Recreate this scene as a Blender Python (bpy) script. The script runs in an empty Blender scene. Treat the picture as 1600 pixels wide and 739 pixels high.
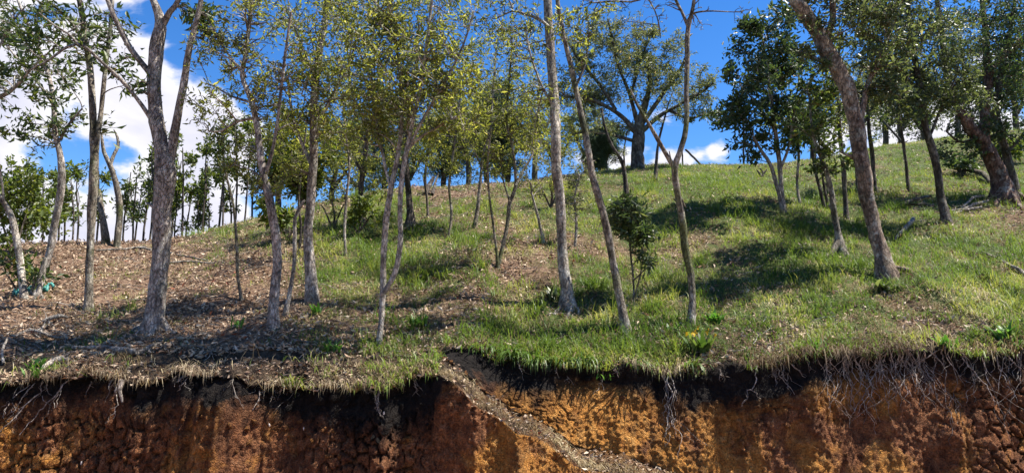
import bpy, math, random
import numpy as np
from mathutils import Vector

rng = np.random.default_rng(7)
random.seed(7)
SC = bpy.context.scene
COL = SC.collection

# ------------------------------------------------------------------ camera
PITCH = math.radians(8.0)
EYE = 1.7
FPX = 1101.0                      # focal length in photo pixels (1600 wide)
cam_d = bpy.data.cameras.new('camera')
cam_d.sensor_width = 36.0
cam_d.lens = 36.0 * FPX / 1600.0
cam_d.clip_start = 0.05
cam_d.clip_end = 6000.0
cam = bpy.data.objects.new('camera', cam_d)
COL.objects.link(cam)
cam.location = (0, 0, EYE)
cam.rotation_euler = (math.pi / 2 + PITCH, 0, 0)
SC.camera = cam

# ------------------------------------------------------------------ light
SUN_AZ = math.radians(86.0)       # clockwise from +Y (the view direction)
SUN_EL = math.radians(62.0)
S = Vector((math.sin(SUN_AZ) * math.cos(SUN_EL), math.cos(SUN_AZ) * math.cos(SUN_EL), math.sin(SUN_EL)))
sun_d = bpy.data.lights.new('sun', 'SUN')
sun_d.energy = 5.0
sun_d.angle = math.radians(0.53)
sun_d.color = (1.0, 0.94, 0.84)
sun = bpy.data.objects.new('sun', sun_d)
COL.objects.link(sun)
sun.rotation_euler = (-S).to_track_quat('-Z', 'Y').to_euler()
SC.view_settings.view_transform = 'Standard'
SC.view_settings.look = 'None'
SC.view_settings.exposure = 1.4
SC.view_settings.gamma = 1.0
SC.render.film_transparent = False


def pix_dir(px, py):
    cx = (px - 800.0) / FPX
    cy = (369.5 - py) / FPX
    return np.array([cx, math.cos(PITCH) - cy * math.sin(PITCH), math.sin(PITCH) + cy * math.cos(PITCH)])


def at(px, py, Y):
    d = pix_dir(px, py)
    t = Y / d[1]
    return np.array([d[0] * t, Y, EYE + d[2] * t])


# node helpers
def N(nt, typ, **kw):
    n = nt.nodes.new(typ)
    for k, v in kw.items():
        if k.startswith('i_'):
            key = k[2:]
            key = int(key) if key.isdigit() else key.replace('_', ' ')
            n.inputs[key].default_value = v
        else:
            setattr(n, k, v)
    return n


def L(nt, a, b):
    nt.links.new(a, b)


def ramp(nt, fac, stops, interp='LINEAR'):
    r = nt.nodes.new('ShaderNodeValToRGB')
    r.color_ramp.interpolation = interp
    el = r.color_ramp.elements
    while len(el) < len(stops):
        el.new(0.5)
    for e, (p, c) in zip(el, stops):
        e.position = p
        e.color = (c[0], c[1], c[2], 1) if not isinstance(c, (int, float)) else (c, c, c, 1)
    if fac is not None:
        nt.links.new(fac, r.inputs[0])
    return r.outputs[0]


def math_node(nt, op, a, b=None, clamp=False):
    m = nt.nodes.new('ShaderNodeMath')
    m.operation = op
    m.use_clamp = clamp
    for i, v in enumerate((a, b)):
        if v is None:
            continue
        if isinstance(v, (int, float)):
            m.inputs[i].default_value = v
        else:
            nt.links.new(v, m.inputs[i])
    return m.outputs[0]


def mixc(nt, fac, a, b, mode='MIX'):
    m = nt.nodes.new('ShaderNodeMix')
    m.data_type = 'RGBA'
    m.blend_type = mode
    for sock, v in ((m.inputs[0], fac), (m.inputs[6], a), (m.inputs[7], b)):
        if isinstance(v, (int, float)):
            sock.default_value = v
        elif isinstance(v, tuple):
            sock.default_value = (v[0], v[1], v[2], 1)
        else:
            nt.links.new(v, sock)
    return m.outputs[2]


# ------------------------------------------------------------------ sky
world = bpy.data.worlds.new('World')
SC.world = world
world.use_nodes = True
nt = world.node_tree
for n in list(nt.nodes):
    nt.nodes.remove(n)
SKY_STRENGTH = 0.14
sky = N(nt, 'ShaderNodeTexSky', sky_type='NISHITA')
sky.sun_disc = False
sky.sun_elevation = SUN_EL
sky.sun_rotation = SUN_AZ
sky.altitude = 2200.0
sky.air_density = 1.15
sky.dust_density = 0.15
sky.ozone_density = 3.0
hs = N(nt, 'ShaderNodeHueSaturation', i_Hue=0.508, i_Saturation=1.32, i_Value=0.57)
L(nt, sky.outputs[0], hs.inputs['Color'])
tc = N(nt, 'ShaderNodeTexCoord')
mp = N(nt, 'ShaderNodeMapping')
mp.inputs['Scale'].default_value = (1, 1, 1.9)
L(nt, tc.outputs['Generated'], mp.inputs[0])
nz = N(nt, 'ShaderNodeTexNoise', i_Scale=4.2, i_Detail=8.0, i_Roughness=0.56, i_Distortion=0.25)
L(nt, mp.outputs[0], nz.inputs['Vector'])
dens = math_node(nt, 'MULTIPLY', math_node(nt, 'SUBTRACT', nz.outputs[0], 0.60), 2.9)


def lobe(px, py, c_in, c_out, w):
    d = pix_dir(px, py)
    d = d / np.linalg.norm(d)
    v = N(nt, 'ShaderNodeVectorMath', operation='DOT_PRODUCT')
    L(nt, tc.outputs['Generated'], v.inputs[0])
    v.inputs[1].default_value = tuple(d)
    mr = N(nt, 'ShaderNodeMapRange', interpolation_type='SMOOTHSTEP')
    mr.inputs[1].default_value = math.cos(math.radians(c_out))
    mr.inputs[2].default_value = math.cos(math.radians(c_in))
    mr.inputs[4].default_value = w
    L(nt, v.outputs['Value'], mr.inputs[0])
    return mr.outputs[0]


for a in ((20, 250, 8, 19, 0.34), (-160, 60, 10, 20, 0.26), (230, 260, 1, 10, 0.26), (330, 290, 1, 7, 0.2), (1085, 285, 1.0, 4.2, 0.62),
          (1010, 320, 1.5, 5.5, 0.5), (1450, 225, 3, 10, 0.62), (1130, 232, 0.2, 1.5, 0.22), (-500, 300, 10, 22, 0.4), (260, 400, 2, 9, .4)):
    dens = math_node(nt, 'ADD', dens, lobe(*a))
cmask = N(nt, 'ShaderNodeMapRange', interpolation_type='SMOOTHSTEP')
cmask.inputs[1].default_value = 0.02
cmask.inputs[2].default_value = 0.24
L(nt, dens, cmask.inputs[0])
cshade = ramp(nt, dens, [(0.05, (0.80, 0.87, 1.0)), (0.20, (1.04, 1.04, 1.04)), (0.42, (0.92, 0.92, 0.99)), (0.7, (0.78, 0.80, 0.92))])
ccol = mixc(nt, 1.0, cshade, (2.8, 2.77, 2.9), 'MULTIPLY')
skyc = mixc(nt, cmask.outputs[0], hs.outputs[0], ccol)
bg = N(nt, 'ShaderNodeBackground', i_Strength=SKY_STRENGTH)
L(nt, skyc, bg.inputs[0])
wo = N(nt, 'ShaderNodeOutputWorld')
L(nt, bg.outputs[0], wo.inputs[0])

# ------------------------------------------------------------------ numpy noise
def _h(ix, iy, iz, seed):
    n = (ix.astype(np.int64) * 374761393 + iy.astype(np.int64) * 668265263 + iz.astype(np.int64) * 2147483647 + seed * 974711) & 0xFFFFFFFF
    n = ((n ^ (n >> 13)) * 1274126177) & 0xFFFFFFFF
    n = ((n ^ (n >> 16)) * 2246822519) & 0xFFFFFFFF
    n = n ^ (n >> 15)
    return (n & 0xFFFF) / 65535.0


def vnoise(x, y, seed=0):
    x = np.asarray(x, float); y = np.asarray(y, float)
    ix = np.floor(x); iy = np.floor(y)
    fx = x - ix; fy = y - iy
    fx = fx * fx * (3 - 2 * fx); fy = fy * fy * (3 - 2 * fy)
    z = np.zeros_like(ix)
    a = _h(ix, iy, z, seed); b = _h(ix + 1, iy, z, seed); c = _h(ix, iy + 1, z, seed); d = _h(ix + 1, iy + 1, z, seed)
    return (a * (1 - fx) + b * fx) * (1 - fy) + (c * (1 - fx) + d * fx) * fy


def fbm(x, y, seed=0, octv=4, rough=0.5):
    s = 0; amp = 1; tot = 0
    for o in range(octv):
        s = s + amp * vnoise(np.asarray(x) * 2 ** o + 17.3 * o, np.asarray(y) * 2 ** o - 9.1 * o, seed + o)
        tot += amp; amp *= rough
    return s / tot          # 0..1


def worley(x, y, seed=0):
    ix = np.floor(x); iy = np.floor(y)
    f1 = np.full(np.shape(x), 9.0); f2 = f1.copy(); cid = np.zeros(np.shape(x))
    z = np.zeros_like(ix)
    for dx in (-1, 0, 1):
        for dy in (-1, 0, 1):
            jx = ix + dx; jy = iy + dy
            qx = jx + 0.1 + 0.8 * _h(jx, jy, z, seed); qy = jy + 0.1 + 0.8 * _h(jx, jy, z + 1, seed)
            d = np.hypot(qx - x, qy - y)
            r = _h(jx, jy, z + 2, seed)
            m = d < f1
            f2 = np.where(m, f1, np.minimum(f2, d)); cid = np.where(m, r, cid); f1 = np.where(m, d, f1)
    return f1, f2 - f1, cid


def sstep(a, b, x):
    t = np.clip((x - a) / (b - a), 0, 1)
    return t * t * (3 - 2 * t)


# ------------------------------------------------------------------ terrain shape
def line_from_pixels(lst):
    P = np.array([at(px, py, Y) for px, py, Y in lst])
    o = np.argsort(P[:, 0])
    return P[o]


RIDGE = line_from_pixels([(-900, 392, 15), (-300, 388, 15), (0, 384, 15), (120, 383, 15.5), (250, 380, 16), (300, 370, 16.6), (350, 357, 17.5),
                          (400, 347, 18.5), (500, 322, 20), (600, 306, 21), (680, 297, 22), (800, 290, 23), (950, 272, 24), (1000, 264, 24.5),
                          (1200, 262, 26), (1300, 250, 27), (1400, 226, 28), (1500, 214, 28), (1600, 205, 28), (2000, 180, 29)])
FRONT = line_from_pixels([(-600, 605, 8.0), (0, 604, 8.0), (100, 600, 8.0), (200, 594, 8.0), (300, 590, 8.0), (400, 600, 8.0), (500, 608, 8.0),
                          (600, 608, 7.95), (660, 592, 7.95), (690, 588, 7.95), (760, 642, 7.9), (830, 680, 7.9), (900, 714, 7.9), (980, 748, 7.85),
                          (1060, 790, 7.8), (1200, 820, 7.8), (2000, 825, 7.8)])
_back = [(690, 552, 8.6), (720, 554, 8.65), (760, 562, 8.7), (800, 568, 8.7), (900, 578, 8.7), (1000, 572, 8.7), (1100, 578, 8.65), (1200, 568, 8.6),
         (1300, 558, 8.6), (1400, 560, 8.6), (1500, 547, 8.6), (1600, 546, 8.6), (2000, 545, 8.6)]
BACK = line_from_pixels(_back)
_f = FRONT[FRONT[:, 0] < at(660, 590, 7.95)[0] + .01].copy()
_f[:, 1] += 0.55; _f[:, 2] += 0.17
BACK = np.vstack([_f, BACK]); BACK = BACK[np.argsort(BACK[:, 0])]


def _ip(P, k):
    return lambda x: np.interp(x, P[:, 0], P[:, k])


def _smooth(f, w):
    return lambda x: sum(f(np.asarray(x, float) + d * w) for d in (-1, -.5, 0, .5, 1)) / 5


ridge_y = _smooth(_ip(RIDGE, 1), 0.8); ridge_z = _smooth(_ip(RIDGE, 2), 0.8)
front_y = _smooth(_ip(FRONT, 1), 0.1); front_z0 = _smooth(_ip(FRONT, 2), 0.08)
back_y = _smooth(_ip(BACK, 1), 0.12); back_z0 = _smooth(_ip(BACK, 2), 0.12)


def back_z(x):
    return back_z0(x) + 0.32 * (fbm(np.asarray(x) * 1.6, 3.0, 11, 4, .6) - 0.5)


def front_z(x):
    return np.maximum(front_z0(x) + 0.32 * (fbm(np.asarray(x) * 1.7, 8.0, 12, 4) - 0.5), -0.42)


K_ = 2.2


def hill_z(x, y):
    x = np.asarray(x, float); y = np.asarray(y, float)
    yr = ridge_y(x); zr = ridge_z(x) + math.log(2) / K_; yb = back_y(x); zb = back_z(x)
    s = (zr - zb) / (yr - yb)
    t = np.clip((y - yb) / (yr - yb), 0, 1)
    a = zb + s * (y - yb) + 0.35 * np.sin(t * math.pi) ** 1.0 * sstep(-8, 0, x)
    b = zr - 0.24 * (y - yr)
    z = -np.logaddexp(-K_ * a, -K_ * b) / K_
    w = sstep(0, 1.0, y - yb)
    z = z + w * (0.26 * (fbm(x * .55, y * .55, 21, 3) - .5) + 0.10 * (fbm(x * 2.2, y * 2.2, 25, 3) - .5))
    return z


def ground_hit(px, py):
    d = pix_dir(px, py)
    Y = np.linspace(8.4, 45, 2600)
    t = Y / d[1]
    z = EYE + d[2] * t
    hz = hill_z(d[0] * t, Y)
    i = np.argmax(hz >= z)
    if hz[i] < z[i]:
        i = np.argmin(z - hz)
    return np.array([d[0] * t[i], Y[i], hz[i]])


# ------------------------------------------------------------------ mesh building
class MB:
    def __init__(s):
        s.v = []; s.l = []; s.n = []; s.a = []; s.c = 0

    def add(s, verts, faces, attr=None):
        verts = np.asarray(verts, float); faces = np.asarray(faces, np.int64)
        s.v.append(verts); s.l.append((faces + s.c).ravel()); s.n.append(np.full(len(faces), faces.shape[1], np.int64))
        s.a.append(np.zeros(len(verts)) if attr is None else (np.full(len(verts), attr) if np.isscalar(attr) else np.asarray(attr)))
        s.c += len(verts)

    def tube(s, pts, rad, sides=8, attr=0.0, lump=0.0):
        pts = np.asarray(pts, float); rad = np.asarray(rad, float)
        n = len(pts)
        tan = np.gradient(pts, axis=0)
        tan /= np.linalg.norm(tan, axis=1, keepdims=True) + 1e-9
        up = np.array([1.0, 0.17, 0.0])
        ang = np.arange(sides) * 2 * math.pi / sides
        u = up - tan * (tan @ up)[:, None]
        bad = np.linalg.norm(u, axis=1) < 0.25
        if bad.any():
            up2 = np.array([0.1, 0.2, 1.0]); u2 = up2 - tan * (tan @ up2)[:, None]
            if bad.sum() > 0:
                u = u2 if bad.mean() > .5 else u + 1e-3
        u /= np.linalg.norm(u, axis=1, keepdims=True) + 1e-9
        w = np.cross(tan, u)
        rr = rad[:, None] * np.ones(sides)
        if lump:
            rr = rr * (1 + lump * (rng.random((n, sides)) - .5))
        V = pts[:, None, :] + rr[:, :, None] * (np.cos(ang)[None, :, None] * u[:, None, :] + np.sin(ang)[None, :, None] * w[:, None, :])
        i = np.arange(n - 1)[:, None] * sides; j = np.arange(sides)[None, :]; j2 = (j + 1) % sides
        F = np.stack([i + j, i + j2, i + sides + j2, i + sides + j], -1).reshape(-1, 4)
        s.add(V.reshape(-1, 3), F, attr)

    def build(s, name, mat, parent=None, origin=None, smooth=False, attr='var'):
        V = np.concatenate(s.v); l = np.concatenate(s.l); n = np.concatenate(s.n)
        me = mesh_from(name, V if origin is None else V - origin, l, n, np.concatenate(s.a), attr, smooth)
        me.materials.append(mat)
        o = bpy.data.objects.new(name, me)
        COL.objects.link(o)
        if parent is not None:
            o.parent = parent
        elif origin is not None:
            o.location = origin
        return o


def mesh_from(name, V, l, n, a=None, attr='var', smooth=False):
    me = bpy.data.meshes.new(name)
    me.vertices.add(len(V)); me.vertices.foreach_set('co', np.ascontiguousarray(V, np.float32).ravel())
    me.loops.add(len(l)); me.loops.foreach_set('vertex_index', l.astype(np.int32))
    me.polygons.add(len(n))
    st = np.concatenate([[0], np.cumsum(n)[:-1]]).astype(np.int32)
    me.polygons.foreach_set('loop_start', st)
    if smooth:
        me.polygons.foreach_set('use_smooth', np.ones(len(n), bool))
    if a is not None:
        at_ = me.attributes.new(attr, 'FLOAT', 'POINT'); at_.data.foreach_set('value', a.astype(np.float32))
    me.update(calc_edges=True)
    return me


def tag(o, label=None, cat=None, group=None, kind=None):
    if label: o['label'] = label
    if cat: o['category'] = cat
    if group: o['group'] = group
    if kind: o['kind'] = kind
    return o


def empty(name, loc):
    o = bpy.data.objects.new(name, None)
    o.empty_display_size = 0.2
    o.location = loc
    COL.objects.link(o)
    return o


def grid_mesh(V3, name, attrs, mat, smooth=True):
    r, c = V3.shape[:2]
    i = np.arange(r - 1)[:, None] * c + np.arange(c - 1)[None, :]
    F = np.stack([i, i + 1, i + c + 1, i + c], -1).reshape(-1)
    me = mesh_from(name, V3.reshape(-1, 3), F, np.full((r - 1) * (c - 1), 4), None, '', smooth)
    for k, a in attrs.items():
        t = me.attributes.new(k, 'FLOAT', 'POINT'); t.data.foreach_set('value', a.ravel().astype(np.float32))
    me.materials.append(mat)
    o = bpy.data.objects.new(name, me)
    COL.objects.link(o)
    return o


# ------------------------------------------------------------------ materials
def new_mat(name):
    m = bpy.data.materials.new(name)
    m.use_nodes = True
    t = m.node_tree
    b = t.nodes['Principled BSDF']
    b.inputs['Specular IOR Level'].default_value = 0.25
    return m, t, b


def bump(t, b, h, dist, strength=1.0):
    bn = N(t, 'ShaderNodeBump', i_Strength=strength, i_Distance=dist)
    L(t, h, bn.inputs['Height']); L(t, bn.outputs[0], b.inputs['Normal'])


def bark_mat(name, dark, mid, light, lichen=0.3, moss=0.0, scale=1.0):
    m, t, b = new_mat(name)
    tc = N(t, 'ShaderNodeTexCoord'); oi = N(t, 'ShaderNodeObjectInfo')
    off = N(t, 'ShaderNodeVectorMath', operation='ADD')
    sc = N(t, 'ShaderNodeVectorMath', operation='SCALE'); sc.inputs['Scale'].default_value = 37.0
    cx = N(t, 'ShaderNodeCombineXYZ'); L(t, oi.outputs['Random'], cx.inputs[0]); L(t, oi.outputs['Random'], cx.inputs[2])
    L(t, cx.outputs[0], sc.inputs[0]); L(t, tc.outputs['Object'], off.inputs[0]); L(t, sc.outputs[0], off.inputs[1])
    mp = N(t, 'ShaderNodeMapping'); mp.inputs['Scale'].default_value = (scale, scale, scale * 0.42)
    L(t, off.outputs[0], mp.inputs[0])
    n1 = N(t, 'ShaderNodeTexNoise', i_Scale=16.0, i_Detail=7.0, i_Roughness=0.65); L(t, mp.outputs[0], n1.inputs['Vector'])
    n2 = N(t, 'ShaderNodeTexNoise', i_Scale=7.0, i_Detail=5.0, i_Roughness=0.6); L(t, off.outputs[0], n2.inputs['Vector'])
    n3 = N(t, 'ShaderNodeTexNoise', i_Scale=2.0, i_Detail=3.0); L(t, off.outputs[0], n3.inputs['Vector'])
    vo = N(t, 'ShaderNodeTexVoronoi', i_Scale=26.0, feature='DISTANCE_TO_EDGE'); wv = N(t, 'ShaderNodeVectorMath', operation='ADD'); wn = N(t, 'ShaderNodeVectorMath', operation='SCALE'); wn.inputs['Scale'].default_value = .09
    L(t, n1.outputs[1], wn.inputs[0]); L(t, mp.outputs[0], wv.inputs[0]); L(t, wn.outputs[0], wv.inputs[1]); L(t, wv.outputs[0], vo.inputs['Vector'])
    c = ramp(t, n1.outputs[0], [(0.32, dark), (0.5, mid), (0.68, light)])
    lich = ramp(t, n2.outputs[0], [(0.56 - .1 * lichen, 0.0), (0.66 - .1 * lichen, 1.0)])
    c = mixc(t, math_node(t, 'MULTIPLY', lich, lichen + .25, True), c, (0.42, 0.41, 0.36))
    if moss:
        ms = ramp(t, n3.outputs[0], [(0.5, 0.0), (0.62, 1.0)])
        c = mixc(t, math_node(t, 'MULTIPLY', ms, moss, True), c, (0.07, 0.085, 0.018))
    n4 = N(t, 'ShaderNodeTexNoise', i_Scale=5.0, i_Detail=6.0, i_Roughness=0.7); L(t, mp.outputs[0], n4.inputs['Vector'])
    c = mixc(t, 1.0, c, ramp(t, n4.outputs[0], [(0.36, 0.42), (0.5, 1.0), (0.64, 1.5)]), 'MULTIPLY')
    crack = ramp(t, vo.outputs['Distance'], [(0.0, 0.15), (0.09, 1.0)])
    c = mixc(t, 0.38, c, mixc(t, 1.0, c, crack, 'MULTIPLY'))
    L(t, c, b.inputs['Base Color'])
    b.inputs['Roughness'].default_value = 0.9
    h = math_node(t, 'ADD', n1.outputs[0], math_node(t, 'MULTIPLY', crack, 0.5))
    bump(t, b, h, 0.035, 1.0)
    return m


M = {}
M['bark_grey'] = bark_mat('bark_grey', (0.120, 0.096, 0.079), (0.273, 0.232, 0.200), (0.480, 0.433, 0.384), 0.35, 0.0)
M['bark_pale'] = bark_mat('bark_pale', (0.144, 0.122, 0.101), (0.317, 0.274, 0.230), (0.518, 0.475, 0.403), 0.55, 0.0)
M['bark_moss'] = bark_mat('bark_moss', (0.078, 0.062, 0.047), (0.203, 0.172, 0.133), (0.374, 0.328, 0.265), 0.3, 0.8)
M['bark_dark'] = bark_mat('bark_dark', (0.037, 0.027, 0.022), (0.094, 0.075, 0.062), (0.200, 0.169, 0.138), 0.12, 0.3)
M['bark_brown'] = bark_mat('bark_brown', (0.090, 0.060, 0.043), (0.240, 0.173, 0.128), (0.450, 0.352, 0.270), 0.4, 0.15, 0.7)
M['bark_red'] = bark_mat('bark_red', (0.05, 0.028, 0.02), (0.13, 0.075, 0.055), (0.22, 0.145, 0.11), 0.18, 0.0, 0.7)
M['dead_wood'] = bark_mat('dead_wood', (0.12, 0.10, 0.085), (0.27, 0.235, 0.20), (0.44, 0.40, 0.35), 0.15, 0.0)
M['root'] = bark_mat('root', (0.16, 0.125, 0.10), (0.32, 0.27, 0.23), (0.50, 0.45, 0.39), 0.1, 0.0)


def leaf_mat(name, stops, trans, rough=0.42, tmix=0.35, spec=0.4):
    m, t, b = new_mat(name)
    a = N(t, 'ShaderNodeAttribute', attribute_name='var')
    c = ramp(t, a.outputs['Fac'], stops)
    L(t, c, b.inputs['Base Color'])
    b.inputs['Roughness'].default_value = rough
    b.inputs['Specular IOR Level'].default_value = spec
    tr = N(t, 'ShaderNodeBsdfTranslucent')
    tcol = mixc(t, 1.0, c, trans, 'MULTIPLY'); L(t, tcol, tr.inputs['Color'])
    mx = N(t, 'ShaderNodeMixShader', i_0=tmix)
    L(t, b.outputs[0], mx.inputs[1]); L(t, tr.outputs[0], mx.inputs[2])
    L(t, mx.outputs[0], t.nodes['Material Output'].inputs['Surface'])
    return m


M['leaf_broad'] = leaf_mat('leaf_broad', [(0.0, (0.022, 0.04, 0.012)), (0.5, (0.05, 0.078, 0.02)), (0.9, (0.10, 0.125, 0.03)), (1.0, (0.17, 0.14, 0.04))], (2.2, 2.2, 1.1), .5)
M['leaf_fine'] = leaf_mat('leaf_fine', [(0.0, (0.07, 0.085, 0.024)), (0.5, (0.14, 0.155, 0.044)), (0.88, (0.22, 0.22, 0.07)), (1.0, (0.40, 0.36, 0.18))], (2.1, 2.1, 0.9), .45, .55)
M['leaf_grey'] = leaf_mat('leaf_grey', [(0.0, (0.055, 0.066, 0.03)), (0.5, (0.11, 0.125, 0.058)), (0.9, (0.18, 0.19, 0.10)), (1.0, (0.28, 0.21, 0.14))], (2.0, 2.0, 1.1), .45, .45)
M['leaf_dusk'] = leaf_mat('leaf_dusk', [(0.0, (0.03, 0.042, 0.02)), (0.5, (0.07, 0.088, 0.04)), (0.9, (0.12, 0.14, 0.07)), (1.0, (0.25, 0.23, 0.16))], (2.0, 2.05, 1.1), .42, .4, .4)
M['leaf_dark'] = leaf_mat('leaf_dark', [(0.0, (0.018, 0.032, 0.014)), (0.5, (0.043, 0.068, 0.026)), (0.92, (0.09, 0.12, 0.045)), (1.0, (0.17, 0.19, 0.09))], (2.0, 2.1, 1.1), 0.42, 0.32, 0.45)
M['leaf_yellow'] = leaf_mat('leaf_yellow', [(0.0, (0.04, 0.068, 0.012)), (0.5, (0.085, 0.118, 0.02)), (1.0, (0.16, 0.17, 0.035))], (2.2, 2.2, 1.0), .5)
M['leaf_pine'] = leaf_mat('leaf_pine', [(0.0, (0.035, 0.06, 0.04)), (0.6, (0.075, 0.11, 0.07)), (1.0, (0.13, 0.165, 0.10))], (1.6, 1.8, 1.4), .5)
M['grass_green'] = leaf_mat('grass_green', [(0.0, (0.05, 0.092, 0.018)), (0.45, (0.095, 0.148, 0.028)), (0.82, (0.165, 0.20, 0.048)), (1.0, (0.28, 0.27, 0.10))], (1.9, 1.9, 1.0), 0.5, 0.35, 0.25)
M['grass_dry'] = leaf_mat('grass_dry', [(0.0, (0.075, 0.05, 0.028)), (0.5, (0.19, 0.14, 0.078)), (0.85, (0.32, 0.26, 0.155)), (1.0, (0.44, 0.38, 0.25))], (1.2, 1.2, 1.0), 0.7, 0.25, 0.2)
M['grass_dead'] = leaf_mat('grass_dead', [(0.0, (0.05, 0.034, 0.022)), (0.5, (0.13, 0.095, 0.062)), (1.0, (0.30, 0.25, 0.17))], (1.1, 1.1, 1.0), 0.8, 0.2, 0.15)
M['plant_green'] = leaf_mat('plant_green', [(0.0, (0.03, 0.085, 0.014)), (0.5, (0.06, 0.15, 0.025)), (1.0, (0.11, 0.21, 0.05))], (1.8, 1.9, 1.0), 0.45, 0.35, 0.3)
M['strap_leaf'] = leaf_mat('strap_leaf', [(0.0, (0.035, 0.07, 0.014)), (0.5, (0.075, 0.13, 0.025)), (1.0, (0.14, 0.19, 0.05))], (1.7, 1.8, 1.0), 0.45, 0.3, 0.3)
M['plant_yellow'] = leaf_mat('plant_yellow', [(0.0, (0.25, 0.16, 0.02)), (0.5, (0.48, 0.32, 0.02)), (1.0, (0.58, 0.42, 0.05))], (1.2, 1.2, 1.0))
M['litter'] = leaf_mat('litter', [(0.0, (0.075, 0.042, 0.025)), (0.2, (0.18, 0.105, 0.065)), (0.5, (0.33, 0.23, 0.155)), (0.77, (0.46, 0.36, 0.255)), (0.93, (0.56, 0.47, 0.36)), (1.0, (0.22, 0.07, 0.035))],
                       (1.1, 1.0, 0.9), 0.65, 0.12, 0.3)

# hillside soil / litter base under the grass and leaves
m, t, b = new_mat('hill_soil')
tcn = N(t, 'ShaderNodeTexCoord')
ga = N(t, 'ShaderNodeAttribute', attribute_name='green')
n1 = N(t, 'ShaderNodeTexNoise', i_Scale=14.0, i_Detail=8.0, i_Roughness=0.7); L(t, tcn.outputs['Object'], n1.inputs['Vector'])
n2 = N(t, 'ShaderNodeTexNoise', i_Scale=2.2, i_Detail=5.0, i_Roughness=0.6); L(t, tcn.outputs['Object'], n2.inputs['Vector'])
n3 = N(t, 'ShaderNodeTexNoise', i_Scale=45.0, i_Detail=4.0); L(t, tcn.outputs['Object'], n3.inputs['Vector'])
brown = ramp(t, n1.outputs[0], [(0.3, (0.05, 0.028, 0.017)), (0.5, (0.15, 0.09, 0.058)), (0.62, (0.24, 0.165, 0.11)), (0.75, (0.33, 0.25, 0.175))])
green = ramp(t, n1.outputs[0], [(0.3, (0.03, 0.045, 0.01)), (0.55, (0.07, 0.095, 0.022)), (0.75, (0.15, 0.155, 0.055))])
gf = math_node(t, 'ADD', ga.outputs['Fac'], math_node(t, 'MULTIPLY', math_node(t, 'SUBTRACT', n3.outputs[0], 0.5), 1.4))
gf = ramp(t, gf, [(0.35, 0.0), (0.7, 1.0)])
c = mixc(t, gf, brown, green)
L(t, c, b.inputs['Base Color']); b.inputs['Roughness'].default_value = 0.95
bump(t, b, math_node(t, 'ADD', n1.outputs[0], math_node(t, 'MULTIPLY', n3.outputs[0], .5)), 0.06, 1.0)
M['hill'] = m

# cut earth of the bank: colour by depth below the turf
m, t, b = new_mat('cut_earth')
tcn = N(t, 'ShaderNodeTexCoord')
da = N(t, 'ShaderNodeAttribute', attribute_name='depth')
bl = N(t, 'ShaderNodeAttribute', attribute_name='black')
st = N(t, 'ShaderNodeAttribute', attribute_name='straw')
cr = N(t, 'ShaderNodeAttribute', attribute_name='crack')
n1 = N(t, 'ShaderNodeTexNoise', i_Scale=1.5, i_Detail=6.0, i_Roughness=0.62, i_Distortion=.6); L(t, tcn.outputs['Object'], n1.inputs['Vector'])
n2 = N(t, 'ShaderNodeTexNoise', i_Scale=9.0, i_Detail=8.0, i_Roughness=0.7); L(t, tcn.outputs['Object'], n2.inputs['Vector'])
n3 = N(t, 'ShaderNodeTexNoise', i_Scale=50.0, i_Detail=5.0, i_Roughness=0.7); L(t, tcn.outputs['Object'], n3.inputs['Vector'])
n4 = N(t, 'ShaderNodeTexNoise', i_Scale=3.4, i_Detail=4.0, i_Roughness=0.6); L(t, tcn.outputs['Object'], n4.inputs['Vector'])
red = ramp(t, n2.outputs[0], [(0.30, (0.06, 0.025, 0.013)), (0.45, (0.175, 0.07, 0.031)), (0.58, (0.29, 0.125, 0.054)), (0.75, (0.45, 0.25, 0.14))])
ora = ramp(t, n2.outputs[0], [(0.3, (0.26, 0.098, 0.024)), (0.5, (0.45, 0.20, 0.045)), (0.7, (0.57, 0.31, 0.10))])
oz = N(t, 'ShaderNodeAttribute', attribute_name='ochre')
pick = ramp(t, math_node(t, 'ADD', n1.outputs[0], oz.outputs['Fac']), [(0.53, 0.0), (0.64, 1.0)])
c = mixc(t, pick, red, ora)
dk = ramp(t, n4.outputs[0], [(0.52, 0.0), (0.66, 1.0)])
c = mixc(t, math_node(t, 'MULTIPLY', dk, 0.5), c, (0.07, 0.036, 0.022))
mps = N(t, 'ShaderNodeMapping'); mps.inputs['Scale'].default_value = (5.0, 1.0, 0.55); L(t, tcn.outputs['Object'], mps.inputs[0])
n5 = N(t, 'ShaderNodeTexNoise', i_Scale=1.0, i_Detail=5.0, i_Roughness=0.6); L(t, mps.outputs[0], n5.inputs['Vector'])
c = mixc(t, math_node(t, 'MULTIPLY', ramp(t, n5.outputs[0], [(0.54, 0.0), (0.66, 1.0)]), 0.55), c, (0.05, 0.026, 0.017))
d0 = math_node(t, 'ADD', da.outputs['Fac'], math_node(t, 'MULTIPLY', math_node(t, 'SUBTRACT', n4.outputs[0], 0.5), 0.5))
d0 = math_node(t, 'ADD', d0, math_node(t, 'MULTIPLY', math_node(t, 'SUBTRACT', n2.outputs[0], 0.5), 0.22))
d0 = math_node(t, 'SUBTRACT', d0, bl.outputs['Fac'])
bf = ramp(t, d0, [(0.0, 1.0), (0.12, 0.55), (0.30, 0.0)])
blackc = ramp(t, n2.outputs[0], [(0.35, (0.006, 0.005, 0.005)), (0.6, (0.02, 0.016, 0.014)), (0.78, (0.07, 0.055, 0.045))])
c = mixc(t, bf, c, blackc)
fine = ramp(t, n3.outputs[0], [(0.3, 0.4), (0.48, 1.0), (0.7, 1.6)])
c = mixc(t, 1.0, c, fine, 'MULTIPLY')
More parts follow.
